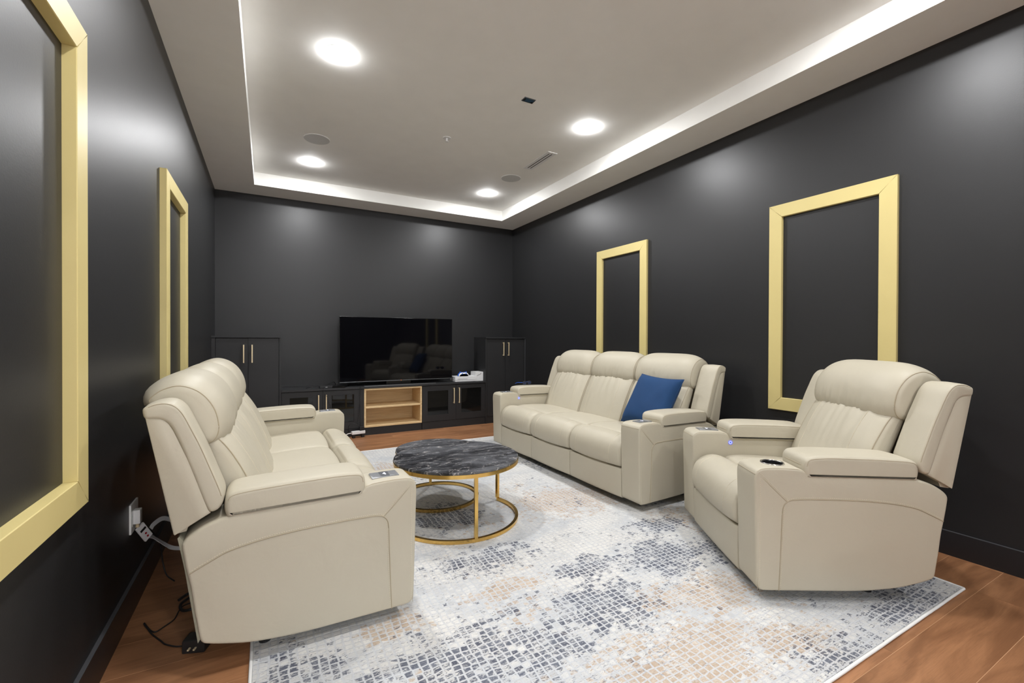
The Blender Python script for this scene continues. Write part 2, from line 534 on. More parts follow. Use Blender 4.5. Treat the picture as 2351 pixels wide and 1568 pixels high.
floor = structure(MB().box(XL, XR, YN, YB, -0.06, -0.0006).build('floor', M['subfloor'], None, 0))
# planks run across the room, each a board of its own
PW = 0.2095
rows = []
y = 0.785 - PW * 14
k = 0
while y < YB:
    y0, y1 = max(y, YN), min(y + PW, YB)
    if y1 - y0 > 0.01: rows.append((y0, y1, round((y - 0.785) / PW)))
    y += PW
for (y0, y1, ri) in rows:
    rnd = random.Random(ri + 100)
    off = {-1: 2.98, 0: 2.11, -2: 1.72}.get(ri, XL + rnd.uniform(0.1, 1.2))
    L = 1.22
    x = off - L * math.ceil((off - XL) / L)
    while x < XR:
        x0, x1 = max(x, XL), min(x + L, XR)
        if x1 - x0 > 0.02:
            g = 0.0008
            cx, cy = (x0 + x1) / 2, (y0 + y1) / 2
            hx, hy = (x1 - x0) / 2 - g, (y1 - y0) / 2 - g
            o = MB().box(-hx, hx, -hy, hy, -0.0005, 0.0).build('plank', M['plank'], floor, 0, (cx, cy, 0.0), False)
        x += L

TH = 0.12
wl = structure(MB().box(XL - TH, XL, YN - TH, YB + TH, -0.06, ZT + 0.1).build('wall_left', M['wall'], None, 0))
wr = structure(MB().box(XR, XR + TH, YN - TH, YB + TH, -0.06, ZT + 0.1).build('wall_right', M['wall'], None, 0))
wb = structure(MB().box(XL, XR, YB, YB + TH, -0.06, ZT + 0.1).build('wall_back', M['wall'], None, 0))
DX0, DX1, DZ = -0.42, 0.68, 2.36                # doorway added in the near wall, behind the viewer, to admit fill light
wn = MB()
wn.prism([(XL, -0.06), (DX0, -0.06), (DX0, DZ), (DX1, DZ), (DX1, -0.06), (XR, -0.06), (XR, ZT + 0.1), (XL, ZT + 0.1)], YN - TH, YN, 'y')
wn = structure(wn.build('wall_near', M['wall'], None, 0))
tr = structure(MB().prism([(DX0 - 0.07, 0.0), (DX0, 0.0), (DX0, DZ), (DX1, DZ), (DX1, 0.0), (DX1 + 0.07, 0.0), (DX1 + 0.07, DZ + 0.07), (DX0 - 0.07, DZ + 0.07)], YN + 0.0005, YN + 0.014, 'y').build('trim_1', M['base'], None, 0))  # casing of the added doorway
# unseen white hall beyond the doorway, added to light the camera-facing sides
HX0, HX1, HY0, HY1, HZ = -1.15, 1.40, -4.60, YN - TH, 2.70
for nm, b in (('floor_fill_hall', (HX0 - 0.1, HX1 + 0.1, HY0 - 0.1, HY1 + TH, -0.16, -0.061)), ('ceiling_fill_hall', (HX0 - 0.1, HX1 + 0.1, HY0 - 0.1, HY1 - 0.0005, HZ, HZ + 0.1)),
              ('wall_fill_hall_left', (HX0 - 0.1, HX0, HY0, HY1 - 0.0005, -0.06, HZ)), ('wall_fill_hall_right', (HX1, HX1 + 0.1, HY0, HY1 - 0.0005, -0.06, HZ)),
              ('wall_fill_hall_back', (HX0 - 0.1, HX1 + 0.1, HY0 - 0.1, HY0 - 0.0005, -0.06, HZ))):
    structure(MB().box(*b).build(nm, M['hall'], None, 0))
structure(MB().prism([(HX0, -0.06), (DX0, -0.06), (DX0, DZ), (DX1, DZ), (DX1, -0.06), (HX1, -0.06), (HX1, HZ), (HX0, HZ)], HY1 - 0.02, HY1 - 0.001, 'y').build('wall_fill_hall_front', M['hall'], None, 0))
def bboard(name, x0, x1, y0, y1):
    o = structure(MB().box(x0, x1, y0, y1, 0.0, BB - 0.002, 0.001).build(name, M['base'], None, 16))
    MB().box(x0, x1, y0, y1, BB - 0.0018, BB, 0.0005).build('top_edge', M['bbtop'], o, 16)
    return o
bboard('baseboard_left', XL, XL + 0.014, YN, 5.68)
bboard('baseboard_right', XR - 0.014, XR, YN, 5.68)
bboard('baseboard_near', DX1 + 0.072, XR - 0.016, YN, YN + 0.014)

ceil = structure(MB().box(SXL - 0.05, SXR + 0.05, SYN - 0.05, SYB + 0.05, ZT, ZT + 0.08).build('ceiling', M['ceil'], None, 0))
def soffit(x0, x1, y0, y1):
    o = MB().box(x0, x1, y0, y1, ZS, ZT + 0.09).build('soffit', M['ceil'], ceil, 0)
    return o
soffit(XL, SXL, YN, YB); soffit(SXR, XR, YN, YB)
soffit(SXL, SXR, SYB, YB); soffit(SXL, SXR, YN, SYN)

# ================================================================== ceiling fittings
def disc(mb, c, r, h, n=40):
    return mb.cyl(c, r, h, n)
def downlight(x, y, label, z=None):
    root = empty('downlight', (x, y, ZT if z is None else z))
    ring = MB()
    n = 40; R1, R0 = 0.086, 0.0765
    prof = [(R1, 0.0), (R1 - 0.002, -0.0014), (R0 + 0.002, -0.0016), (R0, -0.0012), (R0, 0.0)]
    vs, fs = [], []
    for i in range(n):
        a = 2 * PI * i / n
        for (rr, zz) in prof: vs.append((rr * math.cos(a), rr * math.sin(a), zz))
    m_ = len(prof)
    for i in range(n):
        for k in range(m_ - 1):
            j = (i + 1) % n
            fs.append((i * m_ + k, j * m_ + k, j * m_ + k + 1, i * m_ + k + 1))
    ring.add(vs, fs)
    ring.build('trim_ring', M['white'], root)
    # shallow domed lens
    vs, fs = [(0, 0, -0.0015 - DOME)], []
    R = 0.0763
    rings = 7
    for k in range(1, rings + 1):
        for i in range(n):
            a = 2 * PI * i / n; q = k / rings
            vs.append((R * q * math.cos(a), R * q * math.sin(a), -0.0015 - DOME * math.sqrt(max(0.0, 1 - q * q))))
    for i in range(n):
        fs.append((0, 1 + (i + 1) % n, 1 + i))
        for k in range(rings - 1):
            a, b = 1 + k * n + i, 1 + k * n + (i + 1) % n
            fs.append((a, b, b + n, a + n))
    MB().add(vs, fs).build('lens', M['lens' if z is None else 'filllens'], root, 60)
    tag(root, label, 'ceiling light', 'round recessed ceiling lights')
LXa, LXb = 0.401, 2.4455
for x, y, lab in [
    (LXa, 3.073, 'round recessed ceiling light nearest the camera, largest of those in view'),
    (LXa, 5.104, 'round recessed ceiling light just beyond the left grey ceiling speaker'),
    (LXb, 3.090, 'round recessed ceiling light nearest the right edge of the tray ceiling'),
    (LXb, 5.104, 'round recessed ceiling light in the far right corner of the tray ceiling'),
    (LXa, 1.050, 'round recessed ceiling light overhead on the left, in front of the far ones'),
    (LXb, 1.050, 'round recessed ceiling light overhead above the armchair'),
    (LXa, -0.980, 'round recessed ceiling light behind the viewer on the left side'),
    (LXb, -0.980, 'round recessed ceiling light behind the viewer on the right side')]:
    downlight(x, y, lab)

for x, y, lab in ((-0.5, -2.75, 'round fill light added in the unseen white hall, left'), (0.75, -2.75, 'round fill light added in the unseen white hall, right'), (0.12, -3.8, 'round fill light added in the unseen white hall, farthest back')):
    downlight(x, y, lab, HZ)  # added lamps out of view, brightening the sofa and chair sides

for x, lab in ((0.401, 'round grey ceiling speaker on the left of the tray ceiling'), (2.446, 'round grey ceiling speaker on the right beside the slot vent')):
    root = empty('ceiling_speaker', (x, 4.485, ZT))
    MB().cyl((0, 0, -0.004), 0.113, 0.004, 48).build('rim', M['white'], root)
    MB().cyl((0, 0, -0.006), 0.109, 0.0025, 48, r2=0.110).build('grille', M['grille'], root)
    tag(root, lab, 'speaker', 'round in-ceiling speakers')

root = empty('air_vent', (2.468, 3.912, ZT))
mb = MB()
W2, L2 = 0.055, 0.245
mb.box(-W2, -0.022, -L2, L2, -0.006, 0.0); mb.box(-0.006, 0.006, -L2, L2, -0.006, 0.0); mb.box(0.022, W2, -L2, L2, -0.006, 0.0)
mb = MB()
outl = [(-W2, -L2), (W2, -L2), (W2, L2), (-W2, L2)]
zz = (-0.004, 0.0)
for (a, b, c, d) in ((-W2, W2, -L2, -L2 + 0.036), (-W2, W2, L2 - 0.036, L2), (-W2, -0.021, -L2 + 0.036, L2 - 0.036), (-0.010, 0.010, -L2 + 0.036, L2 - 0.036), (0.021, W2, -L2 + 0.036, L2 - 0.036)):
    mb.box(a, b, c, d, *zz)
mb.build('vent_frame', M['white'], root, 0)
for sx in (-0.0155, 0.0155):
    MB().box(sx - 0.0055, sx + 0.0055, -L2 + 0.036, L2 - 0.036, -0.0035, -0.0005).build('slot', M['ventblack'], root, 0)
tag(root, 'white slot air vent with two black slots in the ceiling', 'air vent')

root = empty('sprinkler_head', (1.442, 3.875, ZT))
MB().cyl((0, 0, -0.006), 0.036, 0.006, 32).build('escutcheon', M['white'], root)
MB().cyl((0, 0, -0.034), 0.009, 0.028, 12).build('body', M['white'], root)
MB().cyl((0, 0, -0.038), 0.017, 0.003, 16).build('deflector', M['white'], root)
tag(root, 'small white sprinkler head in the middle of the tray ceiling', 'sprinkler')

root = empty('junction_box', (1.764, 2.956, ZT), math.radians(0))
mb = MB()
mb.box(-0.048, 0.048, -0.028, -0.022, -0.006, 0.0); mb.box(-0.048, 0.048, 0.022, 0.028, -0.006, 0.0)
mb.box(-0.048, -0.042, -0.022, 0.022, -0.006, 0.0); mb.box(0.042, 0.048, -0.022, 0.022, -0.006, 0.0)
mb.build('box_rim', M['metalgrey'], root, 0)
MB().box(-0.042, 0.042, -0.022, 0.022, -0.003, -0.001).build('box_back', M['bluebox'], root, 0)
MB().box(-0.046, -0.030, -0.012, 0.012, -0.008, -0.003).add([], []).build('tab', M['ventblack'], root, 0)
MB().box(0.030, 0.046, 0.010, 0.024, -0.008, -0.003).build('tab', M['ventblack'], root, 0)
tag(root, 'open blue junction box in the tray ceiling, without a cover', 'junction box')

# ================================================================== gold wall frames
def wall_frame(side, y0, y1, z0, z1, bw, th, label):
    """four mitred boards on a side wall"""
    X = XL if side == 'L' else XR
    sg = 1 if side == 'L' else -1
    root = empty('wall_frame', (X, (y0 + y1) / 2, z0))
    hy, H = (y1 - y0) / 2, z1 - z0
    g = 0.0006
    polys = {'top_rail': [(-hy, H), (hy, H), (hy - bw, H - bw), (-hy + bw, H - bw)],
             'bottom_rail': [(-hy, 0), (hy, 0), (hy - bw, bw), (-hy + bw, bw)],
             'stile_a': [(-hy, g), (-hy, H - g), (-hy + bw, H - bw - g), (-hy + bw, bw + g)],
             'stile_b': [(hy, g), (hy, H - g), (hy - bw, H - bw - g), (hy - bw, bw + g)]}
    for nm, pl in polys.items():
        # bevelled front edge: three layers
        c = Vector((sum(p[0] for p in pl) / 4, sum(p[1] for p in pl) / 4))
        b = 0.0022
        mb = MB()
        a0 = [(0.0, p) for p in pl]
        vs = []
        for (h, ins) in ((0.0, 0), (th - b, 0), (th, b)):
            for p in pl:
                q = Vector(p)
                if ins:
                    if 'rail' in nm:
                        q = Vector((q.x, q.y + (ins if q.y < c.y else -ins)))
                    else:
                        q = Vector((q.x + (ins if q.x < c.x else -ins), q.y))
                vs.append((sg * h, q.x, q.y))
        fs = []
        for k in range(2):
            for i in range(4):
                j = (i + 1) % 4
                fs.append((k * 4 + i, k * 4 + j, k * 4 + 4 + j, k * 4 + 4 + i))
        fs += [(3, 2, 1, 0), (8, 9, 10, 11)]
        mb.add(vs, fs)
        mb.build('rail' if 'rail' in nm else 'stile', M['frame'], root, 25)
    tag(root, label, 'wall frame', 'pale gold wall frames')
wall_frame('R', 1.240, 2.024, 0.682, 2.208, 0.093, 0.024, 'pale gold rectangular frame on the right wall behind the armchair')
wall_frame('R', 3.272, 4.044, 0.682, 2.208, 0.093, 0.024, 'pale gold rectangular frame on the right wall above the three-seat sofa')
wall_frame('L', 1.105, 1.865, 0.687, 2.150, 0.089, 0.034, 'large pale gold frame on the left wall, cut off by the picture edge')
wall_frame('L', 3.125, 3.879, 0.687, 2.153, 0.089, 0.034, 'pale gold frame on the left wall farther back, above the sofa back')

# ================================================================== rug
RX0, RX1, RY0, RY1 = -0.053, 2.946, 0.822, 4.872
RT = 0.012
rug = empty('area_rug', ((RX0 + RX1) / 2, (RY0 + RY1) / 2, 0))
hx, hy = (RX1 - RX0) / 2, (RY1 - RY0) / 2
MB().box(-hx + 0.006, hx - 0.006, -hy + 0.006, hy - 0.006, 0.0005, RT - 0.001, 0.003).build('pile', M['rug'], rug)
for a, b in (((-hx, -hy), (hx, -hy)), ((hx, -hy), (hx, hy)), ((hx, hy), (-hx, hy)), ((-hx, hy), (-hx, -hy))):
    MB().tube([(a[0] + (b[0] - a[0]) * k / 40, a[1] + (b[1] - a[1]) * k / 40, 0.0068 + 0.0006 * math.sin(k * 1.7)) for k in range(41)], 0.0062, 8).build('binding', M['binding'], rug, 80)
tag(rug, 'large distressed grey, navy and tan patterned area rug', 'rug')
def over_rug(x, y): return RX0 + 0.02 < x < RX1 - 0.02 and RY0 + 0.02 < y < RY1 - 0.02

# ================================================================== recliners
AW = 0.175        # arm width
ARM = [(0.0, 0.092), (-0.003, 0.16), (-0.006, 0.28), (-0.009, 0.40), (-0.012, 0.50), (-0.013, 0.545), (-0.011, 0.572),
       (-0.003, 0.592), (0.012, 0.603), (0.035, 0.608), (0.08, 0.610), (0.13, 0.609), (0.175, 0.606), (0.196, 0.601), (0.208, 0.592),
       (0.216, 0.583), (0.235, 0.579), (0.30, 0.578), (0.42, 0.577), (0.54, 0.575), (0.64, 0.572), (0.70, 0.563), (0.745, 0.547), (0.782, 0.525),
       (0.803, 0.506), (0.810, 0.490), (0.808, 0.465), (0.802, 0.425), (0.795, 0.386), (0.785, 0.333), (0.776, 0.26), (0.767, 0.20), (0.760, 0.155),
       (0.752, 0.138), (0.735, 0.128), (0.68, 0.110), (0.606, 0.091), (0.50, 0.077), (0.406, 0.071), (0.28, 0.068), (0.14, 0.066), (0.05, 0.065), (0.022, 0.067), (0.007, 0.076)]
SEAM = [(0.789, 0.390), (0.73, 0.419), (0.668, 0.445), (0.57, 0.462), (0.475, 0.470), (0.37, 0.4735), (0.259, 0.474), (0.18, 0.4725), (0.145, 0.4685), (0.123, 0.457), (0.111, 0.437),
        (0.107, 0.402), (0.1035, 0.30), (0.099, 0.18), (0.094, 0.069)]
PAD = [(0.226, 0.566), (0.210, 0.578), (0.203, 0.600), (0.204, 0.630), (0.214, 0.650), (0.24, 0.660), (0.32, 0.664), (0.44, 0.662), (0.56, 0.658), (0.64, 0.653),
       (0.672, 0.644), (0.684, 0.624), (0.686, 0.596), (0.680, 0.572), (0.66, 0.560), (0.50, 0.562), (0.36, 0.564)]
WING = [(0.915, 0.962), (0.905, 0.974), (0.882, 0.983), (0.855, 0.985), (0.832, 0.977), (0.812, 0.957), (0.797, 0.929), (0.778, 0.884), (0.756, 0.831), (0.730, 0.758), (0.704, 0.683),
        (0.692, 0.643), (0.694, 0.615), (0.708, 0.596), (0.728, 0.592), (0.742, 0.612), (0.765, 0.685), (0.790, 0.765), (0.815, 0.84), (0.838, 0.897), (0.855, 0.920), (0.878, 0.930), (0.908, 0.934)]
WPANEL = [(0.908, 0.936), (0.868, 0.936), (0.845, 0.912), (0.832, 0.885), (0.785, 0.762), (0.735, 0.600), (0.728, 0.588), (0.760, 0.570), (0.831, 0.530)]
HEAD = [(0.921, 0.975), (0.905, 0.995), (0.882, 1.010), (0.846, 1.020), (0.810, 1.012), (0.778, 0.992), (0.752, 0.962), (0.733, 0.925), (0.723, 0.885), (0.721, 0.850), (0.730, 0.822),
        (0.752, 0.808), (0.785, 0.812), (0.83, 0.84), (0.88, 0.90), (0.912, 0.945)]
LUMB = [(0.748, 0.835), (0.722, 0.812), (0.692, 0.772), (0.662, 0.722), (0.636, 0.672), (0.612, 0.618), (0.590, 0.565), (0.568, 0.505), (0.552, 0.455), (0.552, 0.420), (0.580, 0.405),
        (0.62, 0.43), (0.67, 0.53), (0.72, 0.65), (0.77, 0.78), (0.775, 0.825)]
SEAT = [(0.172, 0.440), (0.180, 0.462), (0.205, 0.473), (0.26, 0.478), (0.36, 0.476), (0.46, 0.470), (0.55, 0.462), (0.60, 0.45), (0.61, 0.40), (0.58, 0.33), (0.40, 0.31), (0.22, 0.31), (0.175, 0.34), (0.170, 0.40)]
ROLL = [(0.166, 0.430), (0.158, 0.458), (0.135, 0.475), (0.100, 0.482), (0.060, 0.476), (0.022, 0.456), (-0.006, 0.424), (-0.020, 0.382), (-0.023, 0.340), (-0.016, 0.303), (0.000, 0.283),
        (0.030, 0.276), (0.09, 0.278), (0.145, 0.30), (0.164, 0.36)]
FOOT = [(0.004, 0.270), (-0.003, 0.262), (-0.004, 0.20), (-0.003, 0.13), (0.0, 0.080), (0.008, 0.066), (0.03, 0.062), (0.05, 0.075), (0.055, 0.17), (0.05, 0.265), (0.03, 0.275)]

def bool_cut(o, cutter):
    md = o.modifiers.new('cut', 'BOOLEAN'); md.object = cutter; md.operation = 'DIFFERENCE'; md.solver = 'EXACT'
    dg = bpy.context.evaluated_depsgraph_get(); dg.update()
    me = bpy.data.meshes.new_from_object(o.evaluated_get(dg))
    o.modifiers.clear(); o.data = me
    me.shade_smooth(); me.set_sharp_from_angle(angle=math.radians(35))
    bpy.data.objects.remove(cutter, do_unlink=True)

def recliner(name, label, cat, front, theta, near_sign, scale, nseat, seat_w, consoles, buttons, group=None):
    """front: world xy of the near front bottom corner. consoles {-1/1: 'panel'|'cup'}"""
    W = 2 * AW + nseat * seat_w
    wd = Vector((-math.sin(theta), math.cos(theta)))           # local +y in the world
    c = Vector(front) + wd * (-near_sign) * (W / 2) * scale
    root = empty(name, (c.x, c.y, 0), theta, scale)
    tag(root, label, cat, group)
    ct, st = math.cos(theta), math.sin(theta)
    def toworld(x, y): return (c.x + (x * ct - y * st) * scale, c.y + (x * st + y * ct) * scale)
    armp = closed_profile(ARM, 3)
    rnd = random.Random(nseat * 10 + int(theta * 10))
    # ---- arms
    for sg in (-1, 1):
        ya, yb = (sg * W / 2 - AW, sg * W / 2) if sg > 0 else (sg * W / 2, sg * W / 2 + AW)
        yo = sg * W / 2; yi = yo - sg * AW; ym = (ya + yb) / 2
        vs, fs, surf, n = soft_extrude(armp, ya, yb, 0.011, 4, 1)
        arm = mesh('arm', vs, fs, M['leather'], root, 30, None, True)
        # seams on the outer side
        pth = catmull([Vector((a, yo + sg * 0.0002, b)) for a, b in SEAM], 5)
        sm = Lines(); sm.tube(pth, 0.0022, 6)
        diag = [Vector((0.128, yo, 0.461)), Vector((0.06, yo, 0.527)), Vector((0.004, yo - sg * 0.002, 0.583))]
        sm.tube(diag, 0.0018, 6)
        # front/top welts
        sm.tube([Vector((-0.0095, yo - sg * k, 0.5805)) for k in (0.004, 0.03, 0.08, 0.13, AW - 0.004)], 0.0013, 5)
        for yy in (yo - sg * 0.004, yi + sg * 0.004):
            sm.tube([Vector((a, yy, b + 0.0008)) for a, b in ((0.000, 0.590), (0.014, 0.6005), (0.035, 0.605), (0.08, 0.607), (0.13, 0.606), (0.175, 0.603), (0.198, 0.596))], 0.0014, 5)
        sm.tube([Vector((0.004, yo - sg * 0.0025, z)) for z in (0.07, 0.2, 0.4, 0.583)], 0.0011, 5)
        sm.build('seam', M['seam'], arm, 60)
        def side(path, dx, dz): return [Vector((p[0] + dx, yo + sg * 0.0006, p[2] + dz)) for p in path]
        st_ = stitches(side(pth[:46], 0.0, 0.0065))
        s2 = stitches(side(pth[50:], 0.0065, 0.0)); st_.add(s2.v, s2.f)
        s3 = stitches(side(diag, 0.006, 0.004)); st_.add(s3.v, s3.f)
        s4 = stitches([Vector((0.012, yo + sg * 0.0002, z)) for z in (0.07, 0.57)]); st_.add(s4.v, s4.f)
        st_.build('stitching', M['thread'], arm, 0, None, False)['kind'] = 'stuff'
        # pad
        pp = closed_profile(PAD, 3)
        pa, pb = (ya - 0.012, yb + 0.004) if sg > 0 else (ya - 0.004, yb + 0.012)
        vs, fs, surf, n = soft_extrude(pp, pa, pb, 0.018, 5, 6, lambda i, u: 0.004 * (1 - u * u))
        pad = mesh('arm_pad', vs, fs, M['leather'], arm, 60, None, True)
        sm = Lines()
        ring_ = [i for i in range(n) if pp[i][1] > 0.618]
        k0 = min(ring_, key=lambda i: (pp[i][0], pp[i][1]))
        seq_ = []
        for d_ in (1, -1):
            seq_ = []; i = k0
            while i in ring_ and len(seq_) < n:
                seq_.append(i); i = (i + d_) % n
            if len(seq_) > 8: break
        for yy in (pa + 0.0025, pb - 0.0025):
            sm.tube([surf(i, yy, 0.0088) for i in seq_], 0.0015, 5)
        e0 = surf(seq_[0], pa + 0.0025, 0.0088); e1 = surf(seq_[0], pb - 0.0025, 0.0088)
        sm.tube([surf(seq_[0], pa + 0.0025 + (pb - pa - 0.005) * q / 12, 0.0088 * abs(2 * q / 12 - 1) ** 6 - 0.0005) for q in range(13)], 0.0015, 5)
        sm.build('seam', M['seam'], pad, 60)
        # console
        kind = consoles.get(sg)
        if kind == 'panel':
            pn = MB().box(0.050, 0.165, ym - 0.036, ym + 0.036, 0.605, 0.6135, 0.0015).build('switch_panel', M['silver'], arm)
            MB().box(0.053, 0.088, ym - 0.033, ym + 0.033, 0.6132, 0.6155, 0.0007).build('key', M['silver'], pn)
            MB().box(0.090, 0.125, ym - 0.033, ym + 0.033, 0.6132, 0.6155, 0.0007).build('key', M['silverdark'], pn)
            MB().box(0.127, 0.162, ym - 0.033, ym + 0.033, 0.6132, 0.6155, 0.0007).build('key', M['silver'], pn)
            MB().box(0.101, 0.107, ym - 0.014, ym + 0.014, 0.6152, 0.6160).box(0.107, 0.113, ym - 0.004, ym + 0.004, 0.6152, 0.6160).build('icon', M['glowwhite'], pn, 0)
        elif kind == 'cup':
            cut = MB().cyl((0.108, ym, 0.53), 0.043, 0.12, 40).build('cutter', M['blackplastic'], root)
            bpy.context.view_layer.update()
            bool_cut(arm, cut)
            n_ = 48; vs, fs = [], []
            prof = [(0.0, 0.535), (0.030, 0.535), (0.040, 0.540), (0.0425, 0.56), (0.0425, 0.609)]
            for i in range(n_):
                a = 2 * PI * i / n_
                for rr, zz in prof: vs.append((0.108 + rr * math.cos(a), ym + rr * math.sin(a), zz))
            for i in range(n_):
                j = (i + 1) % n_
                for k in range(len(prof) - 1): fs.append((i * 5 + k, j * 5 + k, j * 5 + k + 1, i * 5 + k + 1))
            cup = MB().add(vs, fs).build('cup_holder', M['blackplastic'], arm, 50)
            MB().tube([(0.108 + 0.046 * math.cos(2 * PI * i / 48), ym + 0.046 * math.sin(2 * PI * i / 48), 0.6105) for i in range(48)], 0.0042, 8, True).build('chrome_ring', M['chrome'], cup, 80)
        if sg in buttons:
            zb, xb = 0.548, 0.215
            yb_ = yi - sg * 0.0005
            bt = MB().cyl((xb, yb_ - 0.002, zb), 0.0115, 0.004, 24, 'y').build('power_button', M['glowwhite'], arm)
            MB().tube([(xb + 0.0108 * math.cos(2 * PI * i / 24), yb_ - sg * 0.002, zb + 0.0108 * math.sin(2 * PI * i / 24)) for i in range(24)], 0.0018, 6, True).build('light_ring', M['glowblue'], bt, 80)
            MB().cyl((xb, yb_ - 0.003, zb), 0.006, 0.006, 16, 'y').build('light_dot', M['glowblue'], bt)
        # back wing
        wa, wb_ = (yo - 0.155, yo - 0.002) if sg > 0 else (yo + 0.002, yo + 0.155)
        vs, fs, surf, n = soft_extrude(closed_profile(WING, 3), wa, wb_, 0.012, 4, 2, lambda i, u: 0.004 * (1 - u * u))
        wing = mesh('back_wing', vs, fs, M['leather'], root, 35, None, True)
        pa, pb = (yo - 0.06, yo - 0.006) if sg > 0 else (yo + 0.006, yo + 0.06)
        vs, fs, surf, n = soft_extrude(WPANEL, pa, pb, 0.003, 2, 1)
        mesh('wing_panel', vs, fs, M['leather'], wing, 30, None, True)
        wpts = [(0.900, 0.972), (0.880, 0.9795), (0.855, 0.981), (0.834, 0.9735), (0.8155, 0.955), (0.8, 0.927), (0.781, 0.882), (0.759, 0.829), (0.733, 0.756), (0.707, 0.681), (0.696, 0.643)]
        wq = catmull([Vector((a, yo - sg * 0.0045, b)) for a, b in wpts], 4)
        sm = Lines().tube(wq, 0.0014, 5)
        sm.build('seam', M['seam'], wing, 60)
        stitches([Vector((p.x + 0.004 - 0.009 * 0, yo - sg * 0.013, p.z + 0.004)) for p in wq[8:]]).build('stitching', M['thread'], wing, 0, None, False)['kind'] = 'stuff'
    # ---- body between the arms
    yi = W / 2 - AW
    MB().prism([(0.05, 0.075), (0.05, 0.28), (0.18, 0.335), (0.58, 0.335), (0.70, 0.52), (0.79, 0.48), (0.742, 0.13), (0.60, 0.095)], -yi + 0.001, yi - 0.001, 'y').build('base', M['fabric'], root, 0)
    lo = 0.0 if nseat > 1 else -0.028
    MB().prism([(0.757 + lo, 0.150), (0.80 + lo, 0.490), (0.818 + lo, 0.520), (0.823 + lo, 0.515), (0.803 + lo, 0.40), (0.766 + lo, 0.135)], -W / 2 + 0.014, W / 2 - 0.014, 'y').build('back_lining', M['fabric'], root, 0)
    MB().prism([(0.775, 0.60), (0.80, 0.80), (0.845, 0.965), (0.90, 0.975), (0.918, 0.965), (0.836, 0.525), (0.80, 0.53)], -W / 2 + 0.03, W / 2 - 0.03, 'y').build('back_shell', M['leather'], root, 30)
    # feet
    for fx in (0.17, 0.56):
        for fy in (-W / 2 + 0.13, W / 2 - 0.13):
            wx, wy = toworld(fx, fy)
            zb = (RT / scale) if over_rug(wx, wy) else 0.0
            zt = 0.068 if fx < 0.3 else 0.082
            MB().cyl((fx, fy, zb), 0.022, zt - zb + 0.02, 16).build('foot', M['blackplastic'], root)
    # ---- seats
    for s in range(nseat):
        y0 = -yi + s * seat_w; y1 = y0 + seat_w
        g = 0.0015
        def top_bulge(prof, amt, zc):
            def f(i, u):
                return amt * (1 - u * u) * (1.0 if prof[i][1] > zc else 0.0)
            return f
        # seat
        pr = closed_profile(SEAT, 3)
        vs, fs, sf, n = soft_extrude(pr, y0 + g, y1 - g, 0.022, 5, 8, top_bulge(pr, 0.012, 0.45))
        seat = mesh('seat_cushion', vs, fs, M['leather'], root, 60, None, True)
        # footrest roll
        pr2 = closed_profile(ROLL, 4)
        def rb(i, u, pr2=pr2):
            p = pr2[i]
            w = 1.0 if (p[0] < 0.14 and p[1] > 0.29) else 0.0
            edge = max(0.0, abs(u) - 0.80) / 0.2
            return w * (0.013 * (1 - u * u)) - 0.010 * edge ** 3
        vs, fs, sf2, n2 = soft_extrude(pr2, y0 + g, y1 - g, 0.024, 5, 14, rb)
        roll = mesh('footrest_roll', vs, fs, M['leather'], root, 70, None, True)
        # twin stitch lines over seat and roll
        sm = Lines()
        i0 = max(range(n2), key=lambda i: pr2[i][1]); i_lo = min(range(n2), key=lambda i: abs(pr2[i][0] + 0.01) + abs(pr2[i][1] - 0.30) * 2)
        for yy in (y0 + 0.105, y1 - 0.105):
            idx = []
            i = (i0 - 10) % n2
            while True:
                idx.append(i)
                if i == i_lo or len(idx) > n2: break
                i = (i + 1) % n2
            sm.tube([sf2(i, yy, -0.0002) for i in idx], 0.0009, 5)
        sm.build('stitching', M['thread'], roll, 60)
        # front panel
        pr3 = closed_profile(FOOT, 3)
        vs, fs, sf3, n3 = soft_extrude(pr3, y0 + g, y1 - g, 0.008, 3, 6, lambda i, u: (0.004 * (1 - u * u)) if pr3[i][0] < 0.01 else 0.0)
        mesh('footrest_panel', vs, fs, M['leather'], root, 50, None, True)
        # lumbar cushion
        pl_ = closed_profile(LUMB, 3)
        ph = rnd.uniform(0, 50)
        def lb(i, u, pl_=pl_, ph=ph):
            p = pl_[i]
            front = 1.0 if (p[0] < 0.75 and (p[1] - 0.405) > (p[0] - 0.575) * 2.1) else 0.0
            hgt = max(0.0, min(1.0, (p[1] - 0.42) / 0.4))
            wr = mnoise.noise(Vector((u * 9 + ph, p[1] * 5, ph))) * 0.0055 * (0.25 + hgt)
            return front * (0.042 * (1 - abs(u) ** 3.2) + wr)
        vs, fs, sf4, n4 = soft_extrude(pl_, y0 + 0.004, y1 - 0.004, 0.020, 5, 40, lb)
        lum = mesh('back_cushion', vs, fs, M['leather'], root, 70, None, True)
        sm = Lines(); wl_ = Lines()
        fr = [i for i in range(n4) if pl_[i][0] < 0.74 and (pl_[i][1] - 0.405) > (pl_[i][0] - 0.575) * 2.1 and pl_[i][1] > 0.44]
        fr.sort(key=lambda i: pl_[i][1])
        for yy in (y0 + 0.115, y1 - 0.115): sm.tube([sf4(i, yy, -0.0003) for i in fr], 0.0010, 5)
        sm.build('stitching', M['thread'], lum, 60)
        for yy in (y0 + 0.013, y1 - 0.013): wl_.tube([sf4(i, yy, 0.0016) for i in fr], 0.0022, 6)
        wl_.build('piping', M['seam'], lum, 80)
        # headrest
        ph_ = closed_profile(HEAD, 4)
        ph2 = rnd.uniform(0, 50)
        h0 = y0 + 0.003 - (0.016 if s == 0 else 0); h1 = y1 - 0.003 + (0.016 if s == nseat - 1 else 0)
